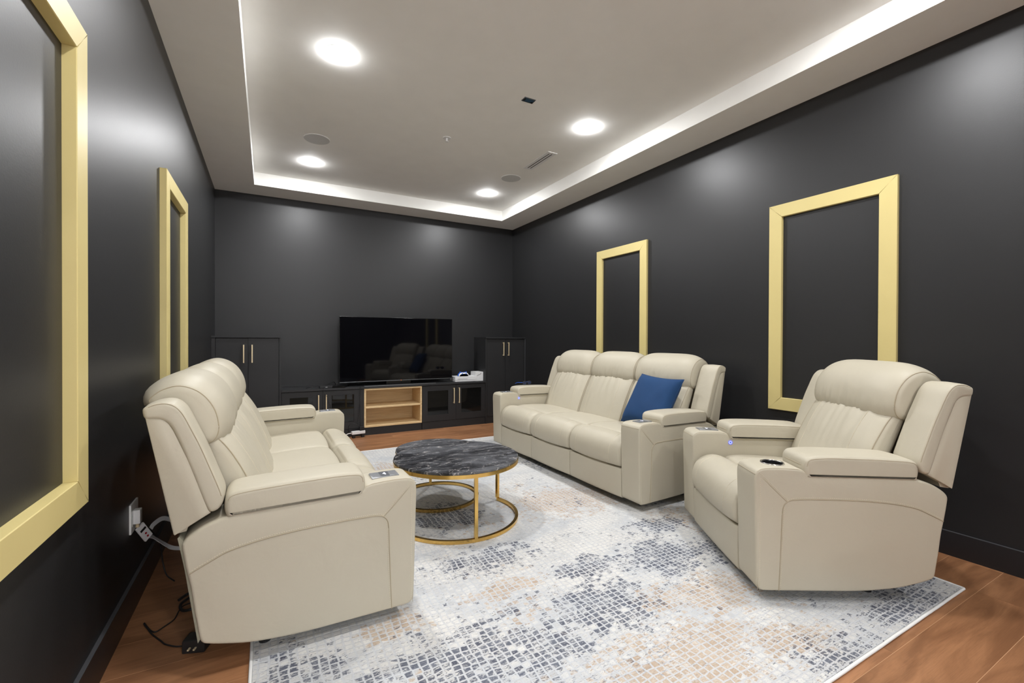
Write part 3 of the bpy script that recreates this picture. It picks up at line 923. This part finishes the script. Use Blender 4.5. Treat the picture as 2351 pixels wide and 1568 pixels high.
        def hb(i, u, ph_=ph_, ph2=ph2):
            p = ph_[i]
            back = (p[0] > 0.79 and p[1] < 0.96)
            low = max(0.0, min(1.0, (0.93 - p[1]) / 0.10))
            wr = 0.0
            if p[0] < 0.79:
                wr = (mnoise.noise(Vector((u * 15 + ph2 + p[1] * 6, p[1] * 7, ph2))) * 0.0095) * low * max(0.0, 1 - abs(u) ** 4)
            return 0.0 if back else (0.046 * (1 - abs(u) ** 5) + wr)
        vs, fs, sf5, n5 = soft_extrude(ph_, h0, h1, 0.018, 5, 56, hb)
        hd = mesh('headrest', vs, fs, M['leather'], root, 75, None, True)
        wl_ = Lines()
        hi = [i for i in range(n5) if not (ph_[i][0] > 0.80 and ph_[i][1] < 0.965)]
        # walk from the rear top over the crown to the underside
        start = max(hi, key=lambda i: ph_[i][0])
        seq = []
        for d_ in (1, -1):
            seq = []; i = start
            while i in hi and len(seq) < n5:
                seq.append(i); i = (i + d_) % n5
            if len(seq) > 8: break
        for yy in (h0 + 0.010, h1 - 0.010): wl_.tube([sf5(i, yy, 0.0022) for i in seq], 0.0024, 6)
        wl_.build('piping', M['seam'], hd, 80)
    return root, toworld

SW = 0.595
recliner('recliner_sofa', 'beige leather three-seat recliner sofa against the left wall, seen from its side', 'sofa', (0.553, 1.877), math.radians(180.40), 1, 1.0, 3, SW,
         {1: 'panel', -1: 'panel'}, (), 'beige leather recliner suite')
rs, rs_w = recliner('recliner_sofa', 'beige leather three-seat recliner sofa on the right, with a blue cushion', 'sofa', (2.225, 2.229), math.radians(0.95), -1, 1.01647, 3, SW,
         {1: 'panel', -1: 'panel'}, (1,), 'beige leather recliner suite')
recliner('recliner_armchair', 'beige leather recliner armchair with a chrome cup holder, at the right', 'armchair', (1.942, 1.223), math.radians(-31.27), -1, 1.02475, 1, 0.585,
         {1: 'panel', -1: 'cup'}, (1,), 'beige leather recliner suite')

# ================================================================== blue cushion
def throw_cushion():
    root = empty('throw_cushion', (2.650, 2.612, 0.490))
    S2, n = 0.225, 22
    vs, fs = [], []
    for side in (1, -1):
        for i in range(n + 1):
            for j in range(n + 1):
                a, b = -1 + 2 * i / n, -1 + 2 * j / n
                pinch = 1 - 0.075 * (1 - a * a) * (abs(b) ** 3) * 1.0
                pinch2 = 1 - 0.075 * (1 - b * b) * (abs(a) ** 3)
                th = 0.070 * (max(0, (1 - a ** 4) * (1 - b ** 4)) ** 0.55) + 0.0035
                wr = mnoise.noise(Vector((a * 2.2, b * 2.2, side * 3.0))) * 0.006 * (1 - a * a) * (1 - b * b)
                vs.append((side * (th + wr), a * S2 * pinch2, b * S2 * pinch))
    m_ = (n + 1) ** 2
    for sd in (0, 1):
        for i in range(n):
            for j in range(n):
                q = [sd * m_ + i * (n + 1) + j, sd * m_ + (i + 1) * (n + 1) + j, sd * m_ + (i + 1) * (n + 1) + j + 1, sd * m_ + i * (n + 1) + j + 1]
                fs.append(tuple(q) if sd == 0 else tuple(q[::-1]))
    ring = [i * (n + 1) for i in range(n)] + [n * (n + 1) + j for j in range(n)] + [i * (n + 1) + n for i in range(n, 0, -1)] + [j for j in range(n, 0, -1)]
    for k in range(len(ring)):
        a, b = ring[k], ring[(k + 1) % len(ring)]
        fs.append((b, a, a + m_, b + m_))
    mx = Matrix.Translation((0.075, 0, 0.213)) @ Matrix.Rotation(math.radians(30), 4, 'Y') @ Matrix.Rotation(math.radians(2), 4, 'X')
    vs2 = [mx @ Vector(p) for p in vs]
    mesh('cover', vs2, fs, M['velvet'], root, 80, None, True)
    edge = [mx @ Vector((0.0, vs[i][1] * 1.003, vs[i][2] * 1.003)) for i in ring]
    MB().tube(edge, 0.003, 6, True).build('edge_seam', M['velvet'], root, 80)
    tag(root, 'square navy blue velvet cushion leaning on the right sofa back', 'cushion')
throw_cushion()

# 3D glasses on the far arm pad of the right sofa
def glasses():
    root = empty('eyeglasses', (2.585, 4.345, 0.6815), math.radians(12))
    for sx in (-1, 1):
        mb = MB()
        pl = [(sx * 0.036 + 0.030 * math.cos(a) * (1.0), 0.020 * math.sin(a)) for a in [2 * PI * i / 20 for i in range(20)]]
        rim = [Vector((x, 0.0, z + 0.024)) for x, z in pl]
        MB().tube(rim, 0.0030, 6, True).build('rim', M['blackplastic'], root, 80)
        MB().prism([(x * 1.0, z + 0.024) for x, z in pl], -0.001, 0.001, 'y').build('lens', M['lensblue'], root, 40)
        MB().tube([(sx * 0.066, 0.0, 0.030), (sx * 0.070, 0.010, 0.030), (sx * 0.070, 0.08, 0.026), (sx * 0.069, 0.125, 0.010)], 0.0030, 6).build('temple', M['bluecable'], root, 80)
    MB().tube([(-0.008, 0, 0.030), (0, 0, 0.034), (0.008, 0, 0.030)], 0.003, 6).build('bridge', M['blackplastic'], root, 80)
    tag(root, 'dark glasses with blue lenses on the far arm pad of the right sofa', 'glasses')
glasses()

# ================================================================== nesting coffee tables
def ring_mesh(R, w, z0, z1, a0, a1, n=72):
    closed = abs(a1 - a0 - 2 * PI) < 1e-6
    m_ = n if closed else n + 1
    vs, fs = [], []
    for i in range(m_):
        a = a0 + (a1 - a0) * i / n
        for rr, z in ((R, z0), (R, z1), (R - w, z1), (R - w, z0)): vs.append((rr * math.cos(a), rr * math.sin(a), z))
    for i in range(m_ if closed else m_ - 1):
        j = (i + 1) % m_
        for k in range(4):
            l = (k + 1) % 4
            fs.append((i * 4 + k, j * 4 + k, j * 4 + l, i * 4 + l))
    if not closed: fs += [(0, 1, 2, 3), ((m_ - 1) * 4 + 3, (m_ - 1) * 4 + 2, (m_ - 1) * 4 + 1, (m_ - 1) * 4)]
    return MB().add(vs, fs)

def coffee_table(c, R, H, legs, arc, label):
    root = empty('coffee_table', (c[0], c[1], RT))
    H -= RT
    top = MB().cyl((0, 0, H - 0.013), R - 0.003, 0.012, 72).cyl((0, 0, H - 0.001), R - 0.003, 0.001, 72, r2=R - 0.005)
    n = 72
    vs, fs = [], []
    prof = [(R - 0.003, H - 0.013), (R - 0.003, H - 0.0015), (R - 0.0045, H)]
    tm = MB()
    vs = [(0, 0, H)]
    for i in range(n):
        a = 2 * PI * i / n
        for rr, z in prof: vs.append((rr * math.cos(a), rr * math.sin(a), z))
    for i in range(n):
        j = (i + 1) % n
        fs.append((0, 1 + i * 3 + 2, 1 + j * 3 + 2))
        for k in (0, 1): fs.append((1 + i * 3 + k, 1 + j * 3 + k, 1 + j * 3 + k + 1, 1 + i * 3 + k + 1))
    fs.append(tuple(1 + i * 3 for i in range(n - 1, -1, -1)))
    tm.add(vs, fs).build('table_top', M['marble'], root, 30)
    ring_mesh(R, 0.020, H - 0.036, H - 0.0135, 0, 2 * PI).build('rim', M['gold'], root, 30)
    ring_mesh(R, 0.020, 0.0005, 0.0205, arc[0], arc[1]).build('base_ring', M['gold'], root, 30)
    for a in legs:
        x, y = (R - 0.010) * math.cos(a), (R - 0.010) * math.sin(a)
        o = MB().box(-0.010, 0.010, -0.010, 0.010, 0.0205, H - 0.036).build('leg', M['gold'], root, 0)
        o.location = (x, y, 0); o.rotation_euler = (0, 0, a)
    tag(root, label, 'coffee table', 'nesting marble coffee tables')
rad = math.radians
coffee_table((1.112, 2.785), 0.413, 0.425, (rad(-95.5), rad(20.5), rad(151)), (rad(-209), rad(20.5)), 'larger and taller round black marble coffee table with gold legs')
coffee_table((1.122, 3.195), 0.308, 0.384, (rad(82), rad(-38), rad(-158)), (rad(-158), rad(158)), 'smaller lower round marble coffee table tucked behind the larger one')

# ================================================================== media wall
YF = 5.700
def handle(parent, x, z0, z1, yf):
    o = MB()
    o.box(x - 0.006, x + 0.006, yf - 0.034, yf - 0.024, z0, z1, 0.0015)
    o.box(x - 0.005, x + 0.005, yf - 0.026, yf, z0 + 0.002, z0 + 0.014)
    o.box(x - 0.005, x + 0.005, yf - 0.026, yf, z1 - 0.014, z1 - 0.002)
    return o.build('handle', M['brass'], parent)

def tall_cabinet(x0, x1, doors, split, hx, hz, label, stripe=False):
    root = empty('tall_cabinet', ((x0 + x1) / 2, (YF + YB) / 2, 0))
    ox, oy = root.location.x, root.location.y
    def bx(name, a, b, c, d, e, f, mat='cabinet', par=None, bev=0.001):
        return MB().box(a - ox, b - ox, c - oy, d - oy, e, f, bev).build(name, M[mat], par or root)
    H = 1.226
    bx('top_board', x0, x1, YF - 0.018, YB - 0.002, H - 0.020, H)
    bx('side_board', x0, doors[0] - 0.002, YF - 0.004, YB - 0.002, 0.0, H - 0.0205)
    bx('side_board', doors[1] + 0.002, x1, YF - 0.004, YB - 0.002, 0.0, H - 0.0205)
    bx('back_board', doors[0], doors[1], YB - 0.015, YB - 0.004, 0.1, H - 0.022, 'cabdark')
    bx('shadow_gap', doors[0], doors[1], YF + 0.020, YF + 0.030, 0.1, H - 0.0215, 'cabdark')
    bx('plinth', doors[0], doors[1], YF + 0.004, YF + 0.018, 0.0, 0.098)
    for (a, b, hxx) in ((doors[0], split, hx[0]), (split, doors[1], hx[1])):
        d = bx('door', a + 0.0015, b - 0.0015, YF - 0.001, YF + 0.018, 0.100, H - 0.026)
        handle(d, hxx - ox, hz[0], hz[1], YF - 0.001 - oy)
    if stripe:
        bx('filler_strip', x1 - 0.004, x1 + 0.002, YF - 0.010, YF + 0.012, 0.0, H - 0.022, 'metalgrey')
    tag(root, label, 'cabinet', 'tall black cabinets beside the television')
tall_cabinet(XL + 0.001, 0.139, (-0.487, 0.114), -0.185, (-0.227, -0.147), (0.930, 1.129), 'tall black two-door cabinet in the left corner with brass bar handles')
tall_cabinet(2.706, 3.354, (2.730, 3.332), 3.026, (2.985, 3.067), (0.960, 1.153), 'tall black two-door cabinet in the right corner with brass bar handles', True)

CT = 0.604   # counter top
root = empty('media_countertop', (1.4225, 5.9, CT - 0.022))
MB().box(0.1405 - 1.4225, 2.7045 - 1.4225, YF - 0.018 - 5.9, YB - 0.002 - 5.9, 0.0, 0.022, 0.0015).build('board', M['cabinet'], root)
MB().box(0.1405 - 1.4225, 2.7045 - 1.4225, YB - 0.014 - 5.9, YB - 0.002 - 5.9, 0.0221, 0.040, 0.001).build('back_strip', M['cabinet'], root)
tag(root, 'long thin black countertop running under the television', 'countertop')

def glass_unit(x0, x1, split, hx, hz, panes, label):
    root = empty('media_cabinet', ((x0 + x1) / 2, (YF + YB) / 2, 0))
    ox, oy = root.location.x, root.location.y
    Z0, Z1 = 0.098, CT - 0.024
    def bx(name, a, b, c, d, e, f, mat='cabinet', par=None, bev=0.0008):
        return MB().box(a - ox, b - ox, c - oy, d - oy, e, f, bev).build(name, M[mat], par or root)
    bx('side_board', x0, x0 + 0.016, YF + 0.02, YB - 0.002, 0.0, Z1)
    bx('side_board', x1 - 0.016, x1, YF + 0.02, YB - 0.002, 0.0, Z1)
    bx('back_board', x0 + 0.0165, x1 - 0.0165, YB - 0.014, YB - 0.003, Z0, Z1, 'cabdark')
    bx('floor_board', x0 + 0.0165, x1 - 0.0165, YF + 0.022, YB - 0.015, Z0, Z0 + 0.016)
    bx('shelf', x0 + 0.0165, x1 - 0.0165, YF + 0.06, YB - 0.015, 0.33, 0.345)
    bx('plinth', x0, x1, YF + 0.004, YF + 0.0195, 0.0, Z0 - 0.002)
    for k, (a, b) in enumerate(((x0, split), (split, x1))):
        a += 0.0015; b -= 0.0015
        pa, pb, pz0, pz1 = panes[k]
        y0, y1 = YF - 0.001, YF + 0.018
        z0, z1 = Z0 + 0.002, Z1 - 0.004
        # door frame: four members in one panel with an opening
        out = [(a, z0), (b, z0), (b, z1), (a, z1)]
        inn = [(pa, pz0), (pb, pz0), (pb, pz1), (pa, pz1)]
        vs = [(x - ox, y - oy, z) for y in (y0, y1) for (x, z) in out + inn]
        fs = []
        for i in range(4):
            j = (i + 1) % 4
            fs += [(i, j, 4 + j, 4 + i), (8 + i, 12 + i, 12 + j, 8 + j), (i, 8 + i, 8 + j, j), (4 + i, 4 + j, 12 + j, 12 + i)]
        d = MB().add(vs, fs).build('door', M['cabinet'], root, 0)
        MB().box(pa - 0.004 - ox, pb + 0.004 - ox, y0 + 0.010 - oy, y0 + 0.014 - oy, pz0 - 0.004, pz1 + 0.004).build('glass_pane', M['glass'], d, 0, None, False)
        handle(d, hx[k] - ox, hz[0], hz[1], y0 - oy)
    tag(root, label, 'cabinet', 'low black cabinets with glass doors')
glass_unit(0.141, 1.0, 0.572, (0.528, 0.612), (0.340, 0.533), ((0.225, 0.465, 0.185, 0.512), (0.675, 0.930, 0.185, 0.520)), 'low black cabinet with smoked glass doors left of the wooden shelf')
glass_unit(1.790, 2.704, 2.263, (2.225, 2.301), (0.325, 0.535), ((1.862, 2.150, 0.185, 0.505), (2.341, 2.641, 0.189, 0.520)), 'low black cabinet with smoked glass doors right of the wooden shelf')
MB_ = MB().box(-0.0225, 0.0225, -0.02, 0.02, 0.0, CT - 0.024, 0.001)
o = MB_.build('filler_panel', M['cabinet'], None, 16, (1.0235, YF + 0.020, 0.0))
tag(o, 'narrow black filler panel left of the wooden shelf', 'panel')

# open maple shelf
def open_shelf():
    x0, x1, z0, z1 = 1.050, 1.782, 0.097, 0.579
    root = empty('open_shelf', ((x0 + x1) / 2, (YF + YB) / 2, 0))
    ox, oy = root.location.x, root.location.y
    ya, yb = YF - 0.006, YB - 0.02
    def bx(name, a, b, c, d, e, f, mat='maple'): return MB().box(a - ox, b - ox, c - oy, d - oy, e, f, 0.0008).build(name, M[mat], root)
    T = 0.020
    bx('bottom_board', x0, x1, ya, yb, z0, z0 + T)
    bx('top_board', x0, x1, ya, yb, z1 - T, z1)
    bx('side_board', x0, x0 + T, ya, yb, z0 + T + 0.0003, z1 - T - 0.0003)
    bx('side_board', x1 - T, x1, ya, yb, z0 + T + 0.0003, z1 - T - 0.0003)
    bx('middle_shelf', x0 + T + 0.0003, x1 - T - 0.0003, ya + 0.006, yb, 0.333, 0.333 + T)
    bx('back_board', x0 + T, x1 - T, yb - 0.009, yb - 0.001, z0 + T, z1 - T)
    bx('plinth', x0, x1, YF + 0.004, YF + 0.0195, 0.0, z0 - 0.002, 'cabinet')
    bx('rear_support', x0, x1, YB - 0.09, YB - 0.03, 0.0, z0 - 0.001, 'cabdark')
    tag(root, 'open light maple two-tier shelf under the television', 'shelf')
open_shelf()

# ================================================================== television
def television():
    y = 5.800
    x0, x1, z0, z1 = 0.773, 2.243, 0.654, 1.474
    root = empty('television', ((x0 + x1) / 2, y, CT))
    ox, oy, oz = root.location
    def bx(name, a, b, c, d, e, f, mat, par=None, bev=0.001): return MB().box(a - ox, b - ox, c - oy, d - oy, e - oz, f - oz, bev).build(name, M[mat], par or root)
    body = bx('body', x0, x1, y, y + 0.030, z0, z1, 'bezel', None, 0.003)
    bx('screen', x0 + 0.006, x1 - 0.006, y - 0.0015, y + 0.0005, z0 + 0.012, z1 - 0.006, 'screen', body, 0)
    bx('rear_housing', x0 + 0.25, x1 - 0.25, y + 0.0302, y + 0.075, z0 + 0.03, z0 + 0.45, 'bezel')
    bx('lower_trim', x0 + 0.002, x1 - 0.002, y - 0.004, y - 0.0018, z0 + 0.001, z0 + 0.009, 'metalgrey', body, 0.0008)
    bx('standby_light', 1.530, 1.538, y - 0.006, y - 0.0042, z0 + 0.003, z0 + 0.008, 'orange', body, 0)
    MB().prism([(-0.46, -0.115), (0.46, -0.115), (0.40, 0.12), (-0.40, 0.12)], 0.0005, 0.012).build('stand_base', M['bezel'], root, 0)
    MB().box(-0.46, 0.46, -0.1185, -0.1155, 0.002, 0.013).build('base_front_edge', M['metalgrey'], root, 0)
    bx('stand_neck', 1.35, 1.67, y + 0.031, y + 0.06, CT + 0.0122, z0 + 0.031, 'bezel')
    tag(root, 'large black flat-screen television standing on the black countertop', 'television')
television()

# black player left of the television
root = empty('media_player', (0.80, 5.815, CT))
MB().prism([(-0.13, -0.075), (0.02, -0.125), (0.10, 0.06), (-0.09, 0.10)], 0.0005, 0.020).build('case', M['bezel'], root, 0)
tag(root, 'flat black media box beside the left corner of the television', 'media player')
root = empty('network_router', (0.62, 5.785, CT))
MB().box(-0.075, 0.075, -0.05, 0.05, 0.0005, 0.026, 0.004).build('case', M['blackplastic'], root)
MB().box(-0.01, 0.012, -0.0505, -0.0495, 0.010, 0.015).build('indicator', M['white'], root, 0)
tag(root, 'small black box with cables on the countertop left of the television', 'router')

# white games console, box, controller
root = empty('games_console', (2.425, 5.835, CT + 0.0005))
MB().box(-0.160, 0.160, -0.100, 0.110, 0.0265, 0.072, 0.002).box(-0.158, 0.158, -0.097, 0.108, 0.004, 0.0255, 0.002).build('case', M['white'], root)
MB().box(-0.125, 0.02, -0.1006, -0.0995, 0.036, 0.0395).build('disc_slot', M['ventblack'], root, 0)
MB().cyl((0.125, -0.0996, 0.044), 0.006, 0.0012, 16, 'y').build('power_button', M['blackplastic'], root)
MB().box(-0.14, 0.14, -0.085, 0.10, 0.0, 0.004).build('foot_plate', M['blackplastic'], root, 0)
tag(root, 'white games console on the countertop right of the television', 'games console')
root = empty('white_box', (2.640, 5.860, CT))
MB().box(-0.055, 0.062, -0.095, 0.085, 0.0005, 0.128, 0.0015).build('carton', M['white'], root)
MB().tube([(-0.035, -0.0955, 0.075), (-0.01, -0.0957, 0.088), (0.022, -0.0957, 0.098), (0.03, -0.0955, 0.115)], 0.0022, 5).build('printed_mark', M['blackplastic'], root)
MB().box(-0.054, 0.061, -0.02, -0.014, 0.1282, 0.1288).build('lid_seam', M['metalgrey'], root, 0)
tag(root, 'white carton standing between the games console and the right cabinet', 'box')
def controller():
    root = empty('game_controller', (2.412, 5.80, CT + 0.0725))
    top = catmull([Vector((x, 0, z)) for x, z in ((-0.075, 0.002), (-0.070, 0.026), (-0.050, 0.046), (-0.025, 0.053), (0, 0.050), (0.025, 0.053), (0.050, 0.046), (0.070, 0.026), (0.075, 0.002),
                   (0.060, 0.002), (0.046, 0.020), (0.0, 0.027), (-0.046, 0.020), (-0.060, 0.002))], 3, True)
    poly = [(p.x, p.z) for p in top]
    vs, fs, sf, n = soft_extrude(poly, -0.026, -0.002, 0.008, 3, 1)
    mesh('faceplate', vs, fs, M['white'], root, 60, None, True)
    poly2 = [(p.x * 1.06, p.z * 1.10) for p in top]
    vs, fs, sf, n = soft_extrude(poly2, -0.001, 0.026, 0.009, 3, 1)
    mesh('shell', vs, fs, M['bluecable'], root, 60, None, True)
    for sx in (-1, 1):
        MB().cyl((sx * 0.028, -0.034, 0.036), 0.008, 0.009, 16, 'y').build('thumbstick', M['bluecable'], root)
        MB().cyl((sx * 0.045, 0.010, 0.052), 0.010, 0.012, 16, 'z').build('bumper', M['bluecable'], root)
    MB().box(-0.012, 0.012, -0.0275, -0.0255, 0.030, 0.033).build('dark_bar', M['blackplastic'], root, 0)
    tag(root, 'white and blue game controller lying on the games console', 'game controller')
controller()

# ================================================================== cables
def cable(name, pts, r, mat, label, sub=8, cat='cable', group=None):
    P = catmull([Vector(p) for p in pts], sub)
    o = MB().tube(P, r, 7).build(name, M[mat], None, 80)
    tag(o, label, cat, group)
    return o
cable('power_cable', [(0.40, 5.82, CT + 0.004), (0.47, 5.80, CT + 0.018), (0.55, 5.85, CT + 0.022), (0.66, 5.90, CT + 0.034), (0.73, 5.95, CT + 0.055), (0.76, 5.985, CT + 0.004)], 0.004, 'blackplastic', 'black cable looping over the countertop behind the small black box')
cable('thin_cable', [(0.57, 5.722, CT + 0.004), (0.58, 5.678, CT + 0.004), (0.585, 5.672, CT - 0.03), (0.612, 5.655, 0.52), (0.625, 5.655, 0.49), (0.66, 5.668, 0.38), (0.70, 5.672, 0.24), (0.82, 5.665, 0.115)], 0.0022, 'blackplastic', 'thin dark cable hanging over the left glass doors')
cable('hanging_cable', [(1.005, 5.74, CT + 0.004), (0.998, 5.677, CT + 0.004), (0.996, 5.672, CT - 0.02), (0.993, 5.672, 0.45), (0.985, 5.668, 0.30), (0.965, 5.655, 0.18), (0.975, 5.645, 0.135)], 0.0035, 'blackplastic', 'black cable hanging in front of the filler panel by the shelf')
cable('looped_cable', [(0.968, 5.600, 0.140), (0.95, 5.60, 0.16), (0.90, 5.62, 0.175), (0.86, 5.63, 0.15), (0.855, 5.64, 0.11), (0.862, 5.655, 0.06), (0.868, 5.66, 0.006)], 0.003, 'blackplastic', 'black cable loop above the white power strip')
root = empty('power_strip', (0.985, 5.625, 0.0), math.radians(8))
MB().box(-0.10, 0.060, -0.026, 0.026, 0.045, 0.082, 0.006).build('strip', M['white'], root)
MB().box(-0.09, -0.06, -0.018, 0.018, 0.0005, 0.0448).box(0.02, 0.05, -0.018, 0.018, 0.0005, 0.0448).build('bracket', M['blackplastic'], root, 0)
MB().box(-0.005, 0.050, -0.022, 0.022, 0.0825, 0.130, 0.004).build('plug', M['blackplastic'], root)
tag(root, 'white power strip with a black plug beside the wooden shelf', 'power strip')
cable('white_cable', [(0.884, 5.612, 0.062), (0.84, 5.60, 0.058), (0.78, 5.58, 0.030), (0.74, 5.55, 0.008), (0.70, 5.50, 0.006)], 0.005, 'white', 'white cable trailing from the power strip down to the floor')

# ---- outlet on the left wall with a plug-in sensor and flat cables
root = empty('wall_outlet', (XL, 2.545, 0.345))
MB().box(0.0, 0.008, -0.058, 0.062, 0.0, 0.128, 0.002).build('plate', M['white'], root)
for sy in (-0.03, 0.032):
    MB().box(0.0078, 0.0095, sy - 0.016, sy + 0.016, 0.030, 0.098, 0.001).build('socket', M['white'], root)
tag(root, 'white double wall outlet plate low on the left wall', 'outlet')
root = empty('plug_adapter', (XL + 0.0096, 2.520, 0.395))
MB().box(0.0002, 0.026, -0.018, 0.020, -0.012, 0.050, 0.004).build('body', M['white'], root)
MB().cyl((0.013, 0.0, -0.030), 0.007, 0.018, 14).build('connector', M['brass'], root)
tag(root, 'pale plug adapter with a brass connector in the wall outlet', 'adapter')
def ribbon(name, pts, w, t_, mat, label, parent=None, kids=()):
    P = catmull([Vector(p) for p in pts], 8)
    vs, fs = [], []
    for i, p in enumerate(P):
        d = (P[min(i + 1, len(P) - 1)] - P[max(i - 1, 0)]).normalized()
        sd = Vector((-0.35, -0.45, 0.82)); sd = (sd - d * sd.dot(d)).normalized()
        nn = d.cross(sd)
        for a, b in ((-1, -1), (1, -1), (1, 1), (-1, 1)): vs.append(p + sd * (a * w / 2) + nn * (b * t_ / 2))
    for i in range(len(P) - 1):
        for k in range(4):
            l = (k + 1) % 4
            fs.append((i * 4 + k, i * 4 + l, i * 4 + 4 + l, i * 4 + 4 + k))
    fs += [(3, 2, 1, 0), tuple((len(P) - 1) * 4 + k for k in range(4))]
    o = MB().add(vs, fs).build(name, M[mat], None, 50)
    tag(o, label, 'cable')
    return o
ribbon('flat_cable', [(-0.470, 2.590, 0.325), (-0.462, 2.606, 0.338), (-0.440, 2.655, 0.342), (-0.418, 2.700, 0.318), (-0.395, 2.735, 0.285), (-0.36, 2.76, 0.26)], 0.020, 0.003, 'ribbon', 'upper white flat cable curling from the plug to the sofa back')
ribbon('flat_cable', [(-0.484, 2.560, 0.305), (-0.470, 2.605, 0.283), (-0.455, 2.645, 0.248), (-0.435, 2.690, 0.205), (-0.41, 2.73, 0.165), (-0.36, 2.78, 0.13)], 0.018, 0.003, 'ribbon', 'lower white flat cable sagging towards the sofa back')
root = empty('cable_tag', (-0.486, 2.545, 0.330))
mb = MB().box(-0.0045, 0.0045, -0.020, 0.020, -0.042, 0.042, 0.0015)
bd = mb.build('tag_board', M['white'], root)
MB().box(0.0046, 0.0060, -0.014, 0.014, 0.012, 0.022).build('black_label', M['ventblack'], bd, 0)
for zz in (-0.008, -0.026):
    MB().cyl((0.0046, 0.0, zz), 0.0048, 0.0012, 12, 'x').build('red_dot', M['red'], bd)
root.rotation_euler = (math.radians(32), 0, math.radians(-35))
tag(root, 'white connector block with red dots hanging below the outlet', 'connector')
cable('black_lead', [(-0.492, 2.575, 0.352), (-0.478, 2.610, 0.315), (-0.462, 2.655, 0.262), (-0.45, 2.690, 0.195), (-0.445, 2.70, 0.12), (-0.43, 2.70, 0.05), (-0.40, 2.71, 0.006)], 0.003, 'blackplastic', 'thin black lead running from the connector down behind the sofa')

cable('floor_lead', [(-0.452, 2.367, 0.008), (-0.432, 2.325, 0.006), (-0.416, 2.296, 0.005), (-0.398, 2.280, 0.005), (-0.375, 2.305, 0.005), (-0.348, 2.343, 0.005), (-0.339, 2.390, 0.010), (-0.330, 2.43, 0.010), (-0.30, 2.45, 0.008)], 0.0028, 'blackplastic', 'black lead lying on the planks, bent towards the sofa')
cable('floor_lead', [(-0.452, 2.360, 0.0085), (-0.425, 2.300, 0.0085), (-0.404, 2.262, 0.004), (-0.37, 2.205, 0.004), (-0.35, 2.172, 0.004), (-0.311, 2.136, 0.004), (-0.278, 2.118, 0.008)], 0.0028, 'blackplastic', 'black lead on the planks running to the power brick')
cable('cable_bundle', [(-0.352, 2.474, 0.020), (-0.318, 2.500, 0.028), (-0.30, 2.46, 0.034), (-0.335, 2.420, 0.026), (-0.325, 2.385, 0.015), (-0.29, 2.365, 0.022), (-0.27, 2.40, 0.03), (-0.30, 2.43, 0.03)], 0.006, 'blackplastic', 'bundled black cable behind the left sofa')
root = empty('power_brick', (-0.238, 2.090, 0.0), math.radians(-20))
MB().box(-0.040, 0.040, -0.030, 0.030, 0.0005, 0.050, 0.006).build('case', M['blackplastic'], root)
for sx in (-0.010, 0.010):
    MB().box(sx - 0.003, sx + 0.003, -0.046, -0.030, 0.022, 0.026).build('pin', M['brass'], root, 0)
tag(root, 'black power brick on the floor under the left sofa', 'power adapter')
